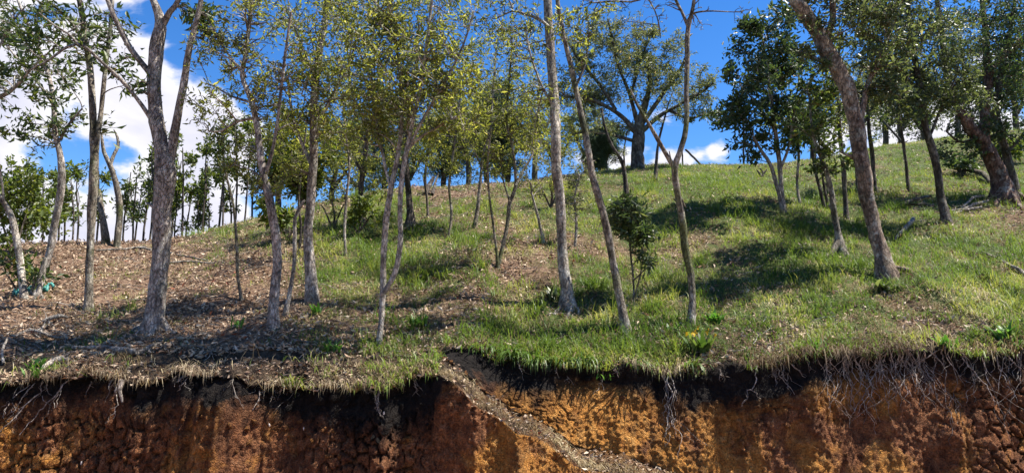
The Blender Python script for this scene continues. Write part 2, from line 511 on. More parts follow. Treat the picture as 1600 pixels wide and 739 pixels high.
sw = ramp(t, n2.outputs[0], [(0.3, (0.12, 0.085, 0.055)), (0.55, (0.27, 0.215, 0.15)), (0.72, (0.42, 0.36, 0.27))])
c = mixc(t, st.outputs['Fac'], c, sw)
mo = N(t, 'ShaderNodeAttribute', attribute_name='mould')
mould = ramp(t, n2.outputs[0], [(0.3, (0.025, 0.016, 0.01)), (0.5, (0.075, 0.05, 0.033)), (0.66, (0.17, 0.125, 0.085)), (0.78, (0.3, 0.24, 0.17))])
c = mixc(t, mo.outputs['Fac'], c, mould)
c = mixc(t, cr.outputs['Fac'], c, (0.022, 0.011, 0.007))  # shade inside the drying cracks, painted in as a near-black colour
L(t, c, b.inputs['Base Color']); b.inputs['Roughness'].default_value = 0.95
b.inputs['Specular IOR Level'].default_value = 0.15
vo = N(t, 'ShaderNodeTexVoronoi', i_Scale=22.0, feature='DISTANCE_TO_EDGE'); L(t, tcn.outputs['Object'], vo.inputs['Vector'])
crum = ramp(t, vo.outputs['Distance'], [(0.0, 0.0), (0.10, 1.0)])
hh = math_node(t, 'ADD', math_node(t, 'MULTIPLY', n2.outputs[0], 1.3), math_node(t, 'MULTIPLY', n3.outputs[0], .8))
bump(t, b, math_node(t, 'ADD', hh, math_node(t, 'MULTIPLY', crum, .3)), 0.07, 1.0)
M['earth'] = m

m, t, b = new_mat('road_dirt')
tcn = N(t, 'ShaderNodeTexCoord')
n1 = N(t, 'ShaderNodeTexNoise', i_Scale=6.0, i_Detail=9.0, i_Roughness=0.7); L(t, tcn.outputs['Object'], n1.inputs['Vector'])
c = ramp(t, n1.outputs[0], [(0.3, (0.12, 0.055, 0.028)), (0.55, (0.26, 0.13, 0.065)), (0.75, (0.36, 0.22, 0.13))])
L(t, c, b.inputs['Base Color']); b.inputs['Roughness'].default_value = 0.95
bump(t, b, n1.outputs[0], 0.04)
M['road'] = m
m, t, b = new_mat('far_field')
tcn = N(t, 'ShaderNodeTexCoord')
n1 = N(t, 'ShaderNodeTexNoise', i_Scale=0.08, i_Detail=9.0, i_Roughness=0.65); L(t, tcn.outputs['Object'], n1.inputs['Vector'])
L(t, ramp(t, n1.outputs[0], [(0.3, (0.04, 0.07, 0.02)), (0.7, (0.12, 0.14, 0.05))]), b.inputs['Base Color']); b.inputs['Roughness'].default_value = 1
M['field'] = m


def plain(name, colr, rough=0.6, metal=0.0, var=0.3, sc=20.0):
    m, t, b = new_mat(name)
    tcn = N(t, 'ShaderNodeTexCoord')
    n1 = N(t, 'ShaderNodeTexNoise', i_Scale=sc, i_Detail=5.0); L(t, tcn.outputs['Object'], n1.inputs['Vector'])
    lo = tuple(v * (1 - var) for v in colr); hi = tuple(min(1, v * (1 + var)) for v in colr)
    L(t, ramp(t, n1.outputs[0], [(0.3, lo), (0.7, hi)]), b.inputs['Base Color'])
    b.inputs['Roughness'].default_value = rough; b.inputs['Metallic'].default_value = metal
    return m


M['teal'] = plain('teal_plastic', (0.05, 0.20, 0.18), 0.45)
M['post'] = plain('weathered_post', (0.05, 0.045, 0.04), 0.8)
M['stone'] = plain('pale_stone', (0.55, 0.50, 0.44), 0.8)

# ------------------------------------------------------------------ hillside
def grn_patches():
    P = []
    for px, py, r, a in ((1110, 372, 2.2, -.18), (1190, 350, 2.0, -.12), (1010, 385, 1.6, -.1), (1450, 345, 2.2, -.35), (1530, 335, 1.6, -.3), (1380, 470, .6, -.3),
                         (560, 385, 2.2, .25), (520, 430, 1.1, .3), (700, 345, 3.0, .35), (460, 355, 2.0, .5), (340, 365, 1.2, .45), (870, 540, .9, .5), (780, 545, .8, .35),
                         (470, 540, .6, .25), (620, 590, .5, .3), (700, 440, 2.4, -.05), (850, 390, 1.5, -.1), (940, 420, 1.6, .0), (1000, 470, 1.0, .25),
                         (680, 330, 1.6, -.25), (1200, 300, 5.0, .25), (1480, 410, 2.5, .3), (1180, 440, 1.4, .15), (1400, 540, 1.0, -.3), (1200, 545, .7, -.3), (1550, 500, .8, -.25)):
        p = ground_hit(px, py)
        P.append((p[0], p[1], r, a))
    return P


GP = grn_patches()


def greenness(x, y):
    u = x / np.maximum(y, 1)                      # rough bearing: the left of the wood is litter, the right is grass
    g = 0.02 + 0.40 * sstep(-.36, -.18, u) + 0.36 * sstep(-.02, .22, u)
    g = g + 1.0 * (fbm(x * .7, y * .7, 41, 4, .6) - .5) + .8 * (fbm(x * 3.3, y * 3.3, 43, 3, .6) - .5)
    for px, py, r, a in GP:
        g = g + a * np.exp(-((x - px) ** 2 + (y - py) ** 2) / (r * r))
    return np.clip(g, 0, 1)


xs = np.concatenate([np.linspace(-70, -16, 60)[:-1], np.linspace(-16, 24, 340), np.linspace(24, 75, 60)[1:]])
vs = np.concatenate([np.linspace(0, 1, 240) ** 1.25 * 24, np.linspace(24.5, 75, 60)])
X, Vv = np.meshgrid(xs, vs)
Y = back_y(X) + 0.30 + Vv
Z = hill_z(X, Y)
Z = np.where(Vv > 24, np.maximum(Z, -1.2), Z)
hill = grid_mesh(np.stack([X, Y, Z], -1), 'hillside', {'green': greenness(X, Y)}, M['hill'])
tag(hill, 'steep wooded hillside of grass and fallen leaves', kind='structure')

me = bpy.data.meshes.new('ground')
me.from_pydata([(-3000, -3000, -.9), (3000, -3000, -.9), (3000, 3000, -.9), (-3000, 3000, -.9)], [], [(0, 1, 2, 3)])
me.materials.append(M['field'])
g_ = bpy.data.objects.new('ground', me); COL.objects.link(g_); tag(g_, 'open ground beyond the hill', kind='structure')
xs = np.linspace(-75, 75, 160); ys = np.linspace(-12, 8.3, 60)
X, Y = np.meshgrid(xs, ys)
road = grid_mesh(np.stack([X, Y, .03 * (fbm(X * .8, Y * .8, 77) - .5) - .42], -1), 'dirt_road', {}, M['road'])
tag(road, 'bare dirt road at the foot of the bank', kind='structure')

# ------------------------------------------------------------------ the cut bank
bx = np.concatenate([np.linspace(-70, -7.2, 120)[:-1], np.linspace(-7.2, 7.2, 1000), np.linspace(7.2, 75, 120)[1:]])
R1, R2, R3, R4 = 76, 20, 76, 22
fy = front_y(bx); fz = front_z(bx); by = back_y(bx); bz = back_z(bx)
rows = []; dep = []
left = 1 - sstep(-1.05, -0.65, bx)                # 1 where the front edge is the turf edge
fy = fy + 0.62 * (fbm(bx * 1.5, 1.0, 51, 5, .62) - .5)
by = by + 0.42 * (fbm(bx * 1.5, 7.0, 52, 4, .6) - .5)
for k in range(R1):                               # front face, foot to edge
    v = k / (R1 - 1)
    z = -0.55 + (fz + 0.55) * v
    y = fy - 0.34 * (1 - v) ** 1.3
    d_ = fz - z
    y = y + left * (0.03 * np.exp(-((d_ - .16) / .11) ** 2) + .16 * np.exp(-d_ / .07) * (.4 + 1.2 * fbm(bx * 2.3, 4.0, 55, 3)))
    rows.append((y, z)); dep.append(np.where(left > .5, d_, bz - z))
for k in range(1, R2 + 1):                        # ledge (trail) behind the front edge
    v = k / R2
    wy = (by - 0.16 - fy) * (left + (1 - left) * .72)
    y = fy + wy * v
    zl = fz + (0.16 * (1 - left)) * v + (bz - 0.02 - fz) * left * (1 - (1 - v) ** 1.4)
    rows.append((y, zl)); dep.append(np.where(left > .5, -.05, bz - zl))
ly, lz = rows[-1]
for k in range(1, R3 + 1):                        # back face
    v = k / R3
    z = lz + (bz - lz) * v
    y = ly + (by - ly) * v ** 1.2
    d_ = bz - z
    y = y + (1 - left) * (.10 * fbm(bx * 1.7, 6.0, 56, 3)) * np.exp(-((d_ - .17) / .12) ** 2)
    rows.append((y, z)); dep.append(np.where(left > .5, -.05, d_))
for k in range(1, R4 + 1):                        # turf lip, running under the hillside sheet
    v = k / R4
    y = by + 0.55 * v
    z = hill_z(bx, y) - 0.05 * sstep(.5, 1, v)
    rows.append((y, z)); dep.append(np.full(len(bx), -.06))
BY = np.array([r[0] for r in rows]); BZ = np.array([r[1] for r in rows]); BX = np.tile(bx, (len(rows), 1)); DEP = np.array(dep)
LIPN = np.zeros_like(BY); LIPN[R1 - 6:R1 + R2 + 2] = left[None, :]; LIPN[R1 + R2 + R3 - 6:] = .7 * (1 - left)[None, :]
BZ = BZ + LIPN * (.22 * (fbm(BX * 3.5, BY * 3.5, 57, 4, .6) - .5))
# relief: lumps, runnels and drying cracks, cut into the face
face = np.zeros_like(BY); face[:R1] = 1; face[R1 + R2:R1 + R2 + R3] = (1 - left)[None, :]
lg = np.zeros_like(BY); lg[R1:R1 + R2] = (1 - left)[None, :]
wx = BX + .12 * (fbm(BX * 3, BZ * 3, 61, 3) - .5); wz = BZ + .12 * (fbm(BX * 3 + 9, BZ * 3, 62, 3) - .5)
smo = 1 - .55 * sstep(.6, 1.2, BX)
rel = 0.24 * (fbm(BX * 1.5, BZ * 1.0, 63, 4) - .5) + 0.10 * (fbm(BX * 4.5, BZ * 1.6, 60, 3) - .5) + smo * 0.058 * (fbm(BX * 11, BZ * 10, 64, 4, .65) - .5) + 0.03 * (fbm(BX * 26, BZ * 24, 65, 3, .6) - .5)
f1, ed, cid = worley(wx * 7.5, wz * 7.0, 66)
f1b, edb, cidb = worley(wx * 15, wz * 15, 67)
czone = np.clip(.3 * sstep(.56, .68, fbm(BX * .9, BZ * .9 + 4, 68, 2)) * sstep(.3, .55, DEP), 0, 1)
for cxp, r_ in ((-4.7, 1.1), (-1.6, .7), (5.9, .8)):
    czone = np.maximum(czone, np.exp(-((BX - cxp) / r_) ** 2) * sstep(.28, .5, DEP) * sstep(.3, .6, fbm(BX * 2, BZ * 2, 58, 3) + .12))
crk = (1 - sstep(.02, .12, ed)) * czone
crkb = (1 - sstep(.02, .12, edb)) * czone * .5
rel = rel + 0.035 * (cid - .5) * czone + 0.012 * (cidb - .5)
lump = sstep(.35, .05, f1b) * .016 * (1 - czone)
amt = face * sstep(-.02, .12, DEP) * np.minimum(1, sstep(0, .12, BZ + .5))
BY = BY - amt * (rel + lump) + amt * (crk * .08 + crkb * .03)
BZ = BZ + amt * .05 * (fbm(BX * 5, BZ * 5, 69, 3) - .5) + lg * .17 * (fbm(BX * 5, BY * 5, 70, 4, .6) - .5)
wblack = 0.22 + 0.50 * (fbm(BX * 1.1, 2.0, 71, 4, .6) - .5) + .26 * np.exp(-((BX + 1.55) / .85) ** 2) + .16 * np.exp(-((BX - 2.6) / 1.1) ** 2) + .10 * np.exp(-((BX - .2) / .7) ** 2) - .10 * np.exp(-((BX + 3.2) / .8) ** 2)
ochre = .16 * np.exp(-((BX - 1.1) / .8) ** 2) + .12 * np.exp(-((BX - 3.0) / 1.2) ** 2) + .08 * np.exp(-((BX - .3) / .9) ** 2) + .07 * np.exp(-((BX + 5.6) / .6) ** 2) - .05 * np.exp(-((BX + 2.4) / 1.0) ** 2)
ragged = sstep(.40, .56, fbm(BX * 3.0, BY * 3.4, 59, 4, .6) + .55 * (BY - np.where(left > .5, fy, by)[None, :]) - .06)
mould = np.clip(sstep(0.01, -.04, DEP) * ragged + .75 * lg, 0, 1)
straw = np.clip(lg * sstep(.30, .55, fbm(BX * 4, BY * 6, 72, 4) + .12), 0, 1)
tw_ = (BY - fy[None, :]) + .22 * (fbm(BX * 2.4, BY * 2, 73, 3) - .5)
straw = np.clip(straw * sstep(.0, .16, tw_) * (1 - sstep(.12, .34, tw_)) * .75 * sstep(.30, .52, fbm(BX * 5, BY * 9, 74, 4, .65)), 0, 1)
V3 = np.stack([BX, BY, BZ], -1)
bank = grid_mesh(V3, 'cut_bank', {'depth': DEP, 'black': wblack, 'straw': straw, 'mould': mould, 'ochre': ochre, 'crack': np.clip(crk * .8 + crkb * .5, 0, 1) * face}, M['earth'])
tag(bank, 'cut earth bank of orange clay under black topsoil', kind='structure')
FACE_R = (R1, R1 + R2, R1 + R2 + R3)


def bank_point(x, depth):
    """surface point of the face that carries the turf edge, `depth` metres under it"""
    j = int(np.argmin(np.abs(bx - x)))
    if left[j] > .5:
        rs = np.arange(0, R1)
    else:
        rs = np.arange(R1 + R2, R1 + R2 + R3)
    zt = BZ[rs, j].max()
    k = rs[int(np.argmin(np.abs(BZ[rs, j] - (zt - depth))))]
    return np.array([BX[k, j], BY[k, j], BZ[k, j]])

# ------------------------------------------------------------------ tree building
def catmull(P, step):
    P = np.asarray(P, float)
    if len(P) < 2:
        return P
    Q = np.vstack([2 * P[0] - P[1], P, 2 * P[-1] - P[-2]])
    out = []
    for i in range(1, len(Q) - 2):
        n = max(2, int(np.linalg.norm(Q[i + 1, :3] - Q[i, :3]) / step))
        t = np.linspace(0, 1, n, endpoint=False)[:, None]
        a, b_, c_, d_ = Q[i - 1], Q[i], Q[i + 1], Q[i + 2]
        out.append(.5 * (2 * b_ + (c_ - a) * t + (2 * a - 5 * b_ + 4 * c_ - d_) * t ** 2 + (3 * b_ - a - 3 * c_ + d_) * t ** 3))
    out.append(P[-1:])
    return np.vstack(out)


def rand_unit(n):
    v = rng.normal(size=(n, 3))
    return v / (np.linalg.norm(v, axis=1, keepdims=True) + 1e-9)


def add_leaves(mb, pos, dirs, length, width, fold=0.25):
    """folded diamond leaves, two triangles each"""
    n = len(pos)
    if n == 0:
        return
    d = dirs / (np.linalg.norm(dirs, axis=1, keepdims=True) + 1e-9)
    r = rand_unit(n); r[:, 2] *= .5
    s = np.cross(d, r); s /= np.linalg.norm(s, axis=1, keepdims=True) + 1e-9
    u = np.cross(s, d)
    ln = (length * (0.45 + 1.1 * rng.random(n) ** 1.3))[:, None]; w = ln * width / length * (0.8 + .4 * rng.random(n))[:, None]
    mid = pos + d * ln * .45 + u * ln * .04
    V = np.stack([pos, mid + s * w * .5 + u * w * fold, pos + d * ln - u * ln * .06, mid - s * w * .5 + u * w * fold], 1).reshape(-1, 3)
    i = np.arange(n)[:, None] * 4
    F = np.concatenate([i + np.array([[0, 1, 2]]), i + np.array([[0, 2, 3]])], 0)
    mb.add(V, F, np.repeat(np.clip(rng.beta(2.2, 2.4, n) + (rng.random(n) > .97) * .4, 0, 1), 4))


LEAF = {'broad': ('leaf_broad', .11, .038, 5.5), 'fine': ('leaf_fine', .072, .021, 5.2), 'grey': ('leaf_grey', .07, .021, 7), 'dark': ('leaf_dark', .10, .040, 8),
        'yellow': ('leaf_yellow', .10, .045, 13), 'pine': ('leaf_pine', .10, .012, 28), 'dusk': ('leaf_dusk', .085, .030, 7), 'shrub': ('leaf_dark', .12, .026, 11), 'bare': ('leaf_fine', .06, .018, 2)}


CROWN_N = 1.6


BZ5 = np.array([[(1 - t) ** 3, 3 * t * (1 - t) ** 2, 3 * t * t * (1 - t), t ** 3] for t in np.linspace(0, 1, 5)])
BZ8 = np.array([[(1 - t) ** 3, 3 * t * (1 - t) ** 2, 3 * t * t * (1 - t), t ** 3] for t in np.linspace(0, 1, 8)])


def tubes_batch(mb, paths, rads, sides=3):
    """many short tubes of equal point count at once"""
    n, m, _ = paths.shape
    tan = np.gradient(paths, axis=1)
    tan /= np.linalg.norm(tan, axis=2, keepdims=True) + 1e-9
    ref = np.where(np.abs(tan[:, 2:3, 2:3]) > .8, np.array([1.0, .2, 0]), np.array([.1, .2, 1.0]))
    u = np.cross(tan, np.broadcast_to(ref, tan.shape)); u /= np.linalg.norm(u, axis=2, keepdims=True) + 1e-9
    w = np.cross(tan, u)
    ang = np.arange(sides) * 2 * math.pi / sides
    V = paths[:, :, None, :] + rads[:, :, None, None] * (np.cos(ang)[:, None] * u[:, :, None, :] + np.sin(ang)[:, None] * w[:, :, None, :])
    base = np.arange(n)[:, None, None] * (m * sides) + np.arange(m - 1)[None, :, None] * sides
    j = np.arange(sides)[None, None, :]; j2 = (j + 1) % sides
    F = np.stack([base + j, base + j2, base + sides + j2, base + sides + j], -1).reshape(-1, 4)
    mb.add(V.reshape(-1, 3), F)


def skeleton_to(nodes, nrad, limbs, att, wood, bend=.24, tip=.0040):
    """grow limbs to the cluster centres, then a twig to every attractor, each from the nearest lower node"""
    cap = len(nodes) + len(limbs) * 8 + len(att) * 4 + 8
    buf = np.empty((cap, 3)); rb = np.empty(cap); n = len(nodes); buf[:n] = nodes; rb[:n] = nrad
    out = []; outr = []
    for stage, pts in ((0, limbs), (1, att)):
        if len(pts) == 0:
            continue
        nd = buf[:n]
        d0 = np.sqrt(((pts[:, None, :] - nd[None, ::3, :]) ** 2).sum(-1)).min(1)
        rn = rng.normal(size=(len(pts), 2, 3))
        for k in np.argsort(d0):
            a = pts[k]
            v = a - buf[:n]
            dist = np.sqrt((v * v).sum(1))
            if stage == 0:
                cost = dist + 1.1 * np.maximum(0, .15 - v[:, 2]) + .004 / (rb[:n] + .004)
            else:
                cost = dist + .7 * np.maximum(0, -v[:, 2]) + .0024 / (rb[:n] + .004)
            i = int(np.argmin(cost)); p = buf[i]; ln = dist[i]
            if ln < .03:
                continue
            m1 = p + (a - p) * .33 + rn[k, 0] * bend * ln * .5; m1[2] += .14 * ln
            m2 = p + (a - p) * .70 + rn[k, 1] * bend * ln * .5; m2[2] += .06 * ln
            C4 = np.array([p, m1, m2, a])
            if stage == 0:
                path = BZ8 @ C4
                r0 = max(min(rb[i] * .72, .007 + .012 * ln), .006)
                rr = r0 + (.005 - r0) * np.linspace(0, 1, 8)
                wood.tube(path, rr, 5)
                buf[n:n + 7] = path[1:]; rb[n:n + 7] = rr[1:]; n += 7
            else:
                path = BZ5 @ C4
                r0 = max(min(rb[i] * .75, .004 + .010 * ln), tip * 1.15)
                out.append(path); outr.append(r0)
                buf[n:n + 4] = path[1:]; rb[n:n + 4] = r0 + (tip - r0) * np.array([.25, .5, .75, 1]); n += 4
    if not out:
        return np.zeros((0, 5, 3))
    out = np.array(out); outr = np.array(outr)
    tubes_batch(wood, out, outr[:, None] + (tip - outr)[:, None] * np.linspace(0, 1, 5)[None, :], 3)
    return out


def tree(name, label, cat, stems, crown=(), leaf='fine', bark='bark_grey', group=None, base=None, Y=None, dens=1.0, nodes_from=.35, lsize=1.0, drift=.5, flare=1.22, depth=1.0, min_r=0.0, roots=0, rootpx=()):
    """stems: traced limbs [(px, py, width_px), ...]; the first starts at the ground. crown: (px, py, rx, ry, n)"""
    b0 = stems[0][0]
    g = ground_hit(b0[0], b0[1]) if Y is None else at(b0[0], b0[1], Y)
    if base is not None:
        g = np.array(base, float)
    Y0 = g[1]
    root = empty(name, g)
    tag(root, label, cat, group)
    wood = MB(); leaves = MB()
    NP = []; NR = []
    first = None
    for si, st in enumerate(stems):
        st = [tuple(q) + (None,) * (3 - len(q)) for q in st]
        pts = []; w_last = 8
        dr = 0.0 if si == 0 else (rng.random() - .5) * drift
        # limbs start at the depth of the limb they leave
        ys = Y0
        if si > 0 and NP:
            allp = np.vstack(NP); p0 = at(st[0][0], st[0][1], Y0)
            j = int(np.argmin(np.linalg.norm((allp - p0)[:, [0, 2]], axis=1))); ys = allp[j, 1]
        acc = 0; prev = None
        for q in st:
            w_last = q[2] if q[2] is not None else w_last * .85
            if prev is not None:
                acc += math.hypot(q[0] - prev[0], q[1] - prev[1]) / FPX * Y0
            prev = q
            yy = ys + dr * acc + (.06 * math.sin(acc * 2.1 + si) if si == 0 else 0)
            p = at(q[0], q[1], yy)
            pts.append([*p, max(w_last * .41 / FPX * Y0, min_r)])
        pts = np.array(pts)
        if si == 0:
            pts[0, :3] = g
        C = catmull(pts, .10)
        rad = np.maximum(C[:, 3], .004)
        if si == 0 or st[0][1] > b0[1] - 25:
            h = np.linalg.norm(C[:, :3] - C[0, :3], axis=1)
            rad = rad * (1 + (flare - 1) * np.exp(-h / (1.3 * rad[0] + .02)))
            C = np.vstack([[C[0, 0], C[0, 1] - .02, C[0, 2] - .25, 0], C]); rad = np.concatenate([[rad[0] * 1.03], rad])
        big = rad.max() > .02
        ss = np.linspace(0, 1, len(C)) * len(C) * .1
        ph = rng.random(8) * 50
        wob = np.stack([fbm(ss * 1.6 + ph[0], ss * 0 + ph[1], 5, 3) - .5, fbm(ss * 1.6 + ph[2], ss * 0 + ph[3], 6, 3) - .5, 0 * ss], 1) * (rad[:, None] * .75 + .012)
        wob *= sstep(0, .25, ss)[:, None] if si else 1.0
        rad = rad * (.90 + .24 * (fbm(ss * 3.1 + ph[4], ss * 0 + ph[5], 7, 2) - .5) + .10)
        C[:, :3] += wob
        wood.tube(C[:, :3], rad, 14 if big else 6, 0, .09)
        if si == 0 and big:                       # knots and snapped-off twig stubs
            for _ in range(rng.integers(2, 6)):
                kk = rng.integers(int(len(C) * .2), len(C) - 2); an = rng.random() * 6.28
                dv = np.array([math.cos(an), math.sin(an) * .7, .5])
                ln_ = rad[kk] * (1.3 + 1.6 * rng.random())
                wood.tube(C[kk, :3] + dv * np.linspace(0, ln_, 4)[:, None], rad[kk] * np.array([.5, .34, .22, .1]), 6, 0, .1)
        k0 = int(len(C) * (nodes_from if si == 0 else .25))
        NP.append(C[k0:, :3]); NR.append(rad[k0:])
        if first is None:
            first = C
    for k in range(roots):
        an = -math.pi * (.1 + .8 * (k + rng.random() * .5) / roots) + (rng.random() - .5) * .3
        r0 = first[1, 3] if first[1, 3] > 0 else .1
        ln = (.25 + .4 * rng.random()) * (r0 / .14)
        pp = []
        for tt in np.linspace(0, 1, 8):
            x_ = g[0] + math.cos(an) * (r0 * .4 + ln * tt) + .05 * math.sin(tt * 7 + k); y_ = g[1] + math.sin(an) * (r0 * .4 + ln * tt)
            z_ = float(hill_z(x_, max(y_, float(back_y(x_)) + .1))) + r0 * .9 * (1 - tt) ** 3 - .05 * tt
            pp.append((x_, y_, z_))
        wood.tube(np.array(pp), np.linspace(r0 * .30, .010, 8), 7, 0, .2)
    for rp in rootpx:
        q_ = []
        for k, (a_, b_, w_) in enumerate(rp):
            hp = ground_hit(a_, b_) if k else (first[min(len(first) - 1, 3), :3])
            q_.append([*hp, w_ * .5 / FPX * Y0])
        q_ = np.array(q_); q_[1:, 2] += q_[1:, 3] * .45
        cq = catmull(q_, .05)
        wood.tube(cq[:, :3], np.maximum(cq[:, 3], .006), 8, 0, .15)
    nodes = np.vstack(NP); nr = np.concatenate(NR)
    kl = LEAF[leaf]
    att = []; kinds = []; limbs = []
    for cb in crown:
        px, py, rx, ry, n = cb[:5]
        kk = cb[5] if len(cb) > 5 else 1.0
        c0 = at(px, py, Y0)
        sc = Y0 / FPX
        n = int(n * CROWN_N)
        if n < 1:
            continue
        nc = max(2, n // 13)
        cu = rand_unit(nc) * (rng.random(nc) ** (1 / 2.6) * (1 + .35 * (rng.random(nc) > .75)))[:, None]
        u = cu[rng.integers(0, nc, n)] + rng.normal(size=(n, 3)) * .155
        a = c0 + u * np.array([rx * sc, depth * .5 * (rx + ry) * sc, ry * sc])
        att.append(a); kinds += [kk] * n
        limbs.append((c0 + cu * np.array([rx * sc, depth * .5 * (rx + ry) * sc, ry * sc]))[::2])
    if att:
        att = np.vstack(att); kinds = np.array(kinds)
        hz = hill_z(att[:, 0], att[:, 1]); keep = att[:, 2] > hz + .25
        att = att[keep]; kinds = kinds[keep]
        if len(nodes) > 400:
            s_ = np.linspace(0, len(nodes) - 1, 400).astype(int); nd = nodes[s_]; nrr = nr[s_]
        else:
            nd, nrr = nodes, nr
        limbs = np.vstack(limbs); limbs = limbs[limbs[:, 2] > hill_z(limbs[:, 0], limbs[:, 1]) + .3]
        tw = skeleton_to(nd, nrr, limbs, att, wood)
        km = float(kinds.mean()) if len(kinds) else 1.0
        if len(tw):
            cnt = rng.poisson(kl[3] * dens * km, len(tw)); wi = np.repeat(np.arange(len(tw)), cnt); m_ = len(wi)
            if m_:
                idx = (.2 + .8 * rng.random(m_) ** .45) * 4; i0 = np.minimum(idx.astype(int), 3); f = (idx - i0)[:, None]
                p0 = tw[wi, i0]; p1 = tw[wi, i0 + 1]
                td = p1 - p0; td /= np.linalg.norm(td, axis=1, keepdims=True) + 1e-9
                add_leaves(leaves, p0 * (1 - f) + p1 * f + rng.normal(size=(m_, 3)) * kl[1] * lsize * .5, td * .6 + rand_unit(m_) * .9 + np.array([0, 0, -.12]), kl[1] * lsize, kl[2] * lsize)
    wood.build('trunk', M[bark], root, g, True)
    if leaves.c:
        leaves.build('crown', M[kl[0]], root, g)
    return root


T = tree
# --- left foreground
T('forked_tree', 'thick grey forked tree with flared roots, standing above the fallen pale branch', 'tree',
  [[(240, 517, 35), (247, 460, 33), (249, 400, 33), (253, 330, 34), (256, 270, 38), (250, 235, 30), (245, 190, 27), (242, 140, 26), (247, 80, 26), (252, 35, 22), (240, 0, 12), (215, -60, 9)],
   [(262, 270, 20), (274, 205, 16), (285, 140, 14), (297, 75, 12), (306, 40, 10), (318, -20, 8), (330, -120, 6)],
   [(246, 130, 14), (228, 108, 12), (205, 78, 11), (182, 35, 10), (168, 0, 9), (140, -70, 6)],
   [(246, 205, 9), (232, 180, 8), (212, 152, 7), (185, 121, 7), (160, 98, 6), (130, 72, 6), (105, 74, 5), (75, 95, 4), (40, 112, 3)],
   [(125, 72, 5), (105, 52, 4), (85, 40, 3), (60, 20, 3)],
   [(251, 45, 14), (265, 20, 11), (282, -5, 9), (300, -80, 6)]],
  [(195, 75, 40, 55, 26, .8), (205, 130, 40, 50, 16, .8), (90, 60, 70, 45, 45, .9), (60, 120, 60, 40, 30, .8), (312, 28, 30, 45, 60, 1.6), (240, -110, 150, 70, 14), (120, -60, 120, 60, 15), (330, -90, 60, 60, 6)],
  'broad', 'bark_grey', roots=3, nodes_from=.6, dens=.6, rootpx=[[(243, 500, 20), (228, 512, 17), (212, 520, 12), (198, 526, 7), (186, 532, 3)], [(252, 508, 16), (264, 518, 9), (276, 522, 4)]])
T('mossy_tree', 'slim mossy tree with two tall parallel stems, left of the thick forked tree', 'tree',
  [[(136, 487, 17), (139, 430, 14), (141, 360, 14), (144, 290, 17), (145, 230, 14), (143, 170, 13), (140, 110, 12), (132, 50, 11), (124, 0, 10), (110, -90, 7)],
   [(148, 255, 11), (155, 200, 9), (161, 150, 9), (168, 90, 8), (174, 30, 7), (180, -60, 6)],
   [(140, 90, 8), (118, 45, 7), (85, 10, 5), (50, -10, 4)]],
  [(120, 55, 80, 50, 90), (170, 130, 28, 70, 25, .7), (60, 25, 70, 35, 60), (170, 20, 50, 40, 45), (140, -90, 140, 70, 25)], 'broad', 'bark_moss', dens=.45)
T('leaning_tree', 'thin crooked tree with tufts of leaves, rising behind the broken stump', 'tree',
  [[(62, 447, 14), (76, 400, 13), (86, 345, 13), (95, 285, 13), (93, 240, 11), (86, 205, 10), (84, 165, 9), (76, 120, 8), (58, 70, 7), (35, 20, 5), (10, -50, 4)],
   [(90, 225, 5), (110, 190, 4), (128, 170, 3)], [(84, 165, 6), (60, 130, 5), (30, 95, 4), (0, 60, 3)]],
  [(82, 195, 48, 50, 75), (55, 110, 60, 55, 75), (110, 150, 38, 35, 35), (20, 60, 50, 50, 45)], 'broad', 'bark_grey', nodes_from=.4, dens=.62)
T('broken_stump', 'short broken trunk with a jagged pale top beside the teal hose', 'stump',
  [[(58, 466, 17), (61, 445, 13), (66, 420, 12), (70, 405, 8), (72, 402, 2)], [(47, 466, 8), (52, 450, 6), (53, 436, 4)]], bark='dead_wood', roots=3)
T('bent_bare_tree', 'pale bare trunk bending out of the picture at the left edge', 'tree',
  [[(38, 468, 13), (34, 430, 12), (28, 385, 12), (20, 345, 11), (6, 318, 10), (-20, 285, 8), (-60, 230, 6)], [(6, 318, 5), (2, 280, 4), (-4, 240, 3)]],
  [(-60, 200, 60, 50, 40)], 'broad', 'bark_pale', nodes_from=.7)
T('dead_snag', 'dead leafless snag with two curling tips against the cloud', 'dead tree',
  [[(183, 386, 13), (186, 340, 12), (184, 300, 11), (178, 275, 10), (171, 255, 9), (163, 238, 7), (160, 218, 5), (159, 208, 2)],
   [(172, 258, 8), (177, 242, 7), (184, 228, 6), (183, 214, 5), (178, 203, 2)], [(184, 226, 3), (188, 221, 1)],
   [(166, 388, 16), (162, 350, 13), (156, 320, 11), (152, 296, 9)]], bark='bark_moss')
T('edge_tree', 'pale branches reaching in from the left edge beside the cloud', 'tree',
  [[(-190, 470, 26), (-180, 380, 22), (-160, 280, 18), (-120, 200, 12), (-60, 168, 9), (0, 152, 8), (22, 138, 7), (40, 118, 6), (55, 102, 4), (90, 70, 3)],
   [(-160, 280, 14), (-170, 160, 10), (-130, 60, 8), (-60, -20, 6)], [(-60, 168, 7), (-20, 120, 5), (10, 50, 4), (40, 10, 3)]],
  [(20, 110, 60, 60, 50), (10, 205, 28, 25, 16), (-120, 20, 120, 80, 70), (15, 30, 60, 50, 50)], 'broad', 'bark_pale', nodes_from=.5, dens=.45)
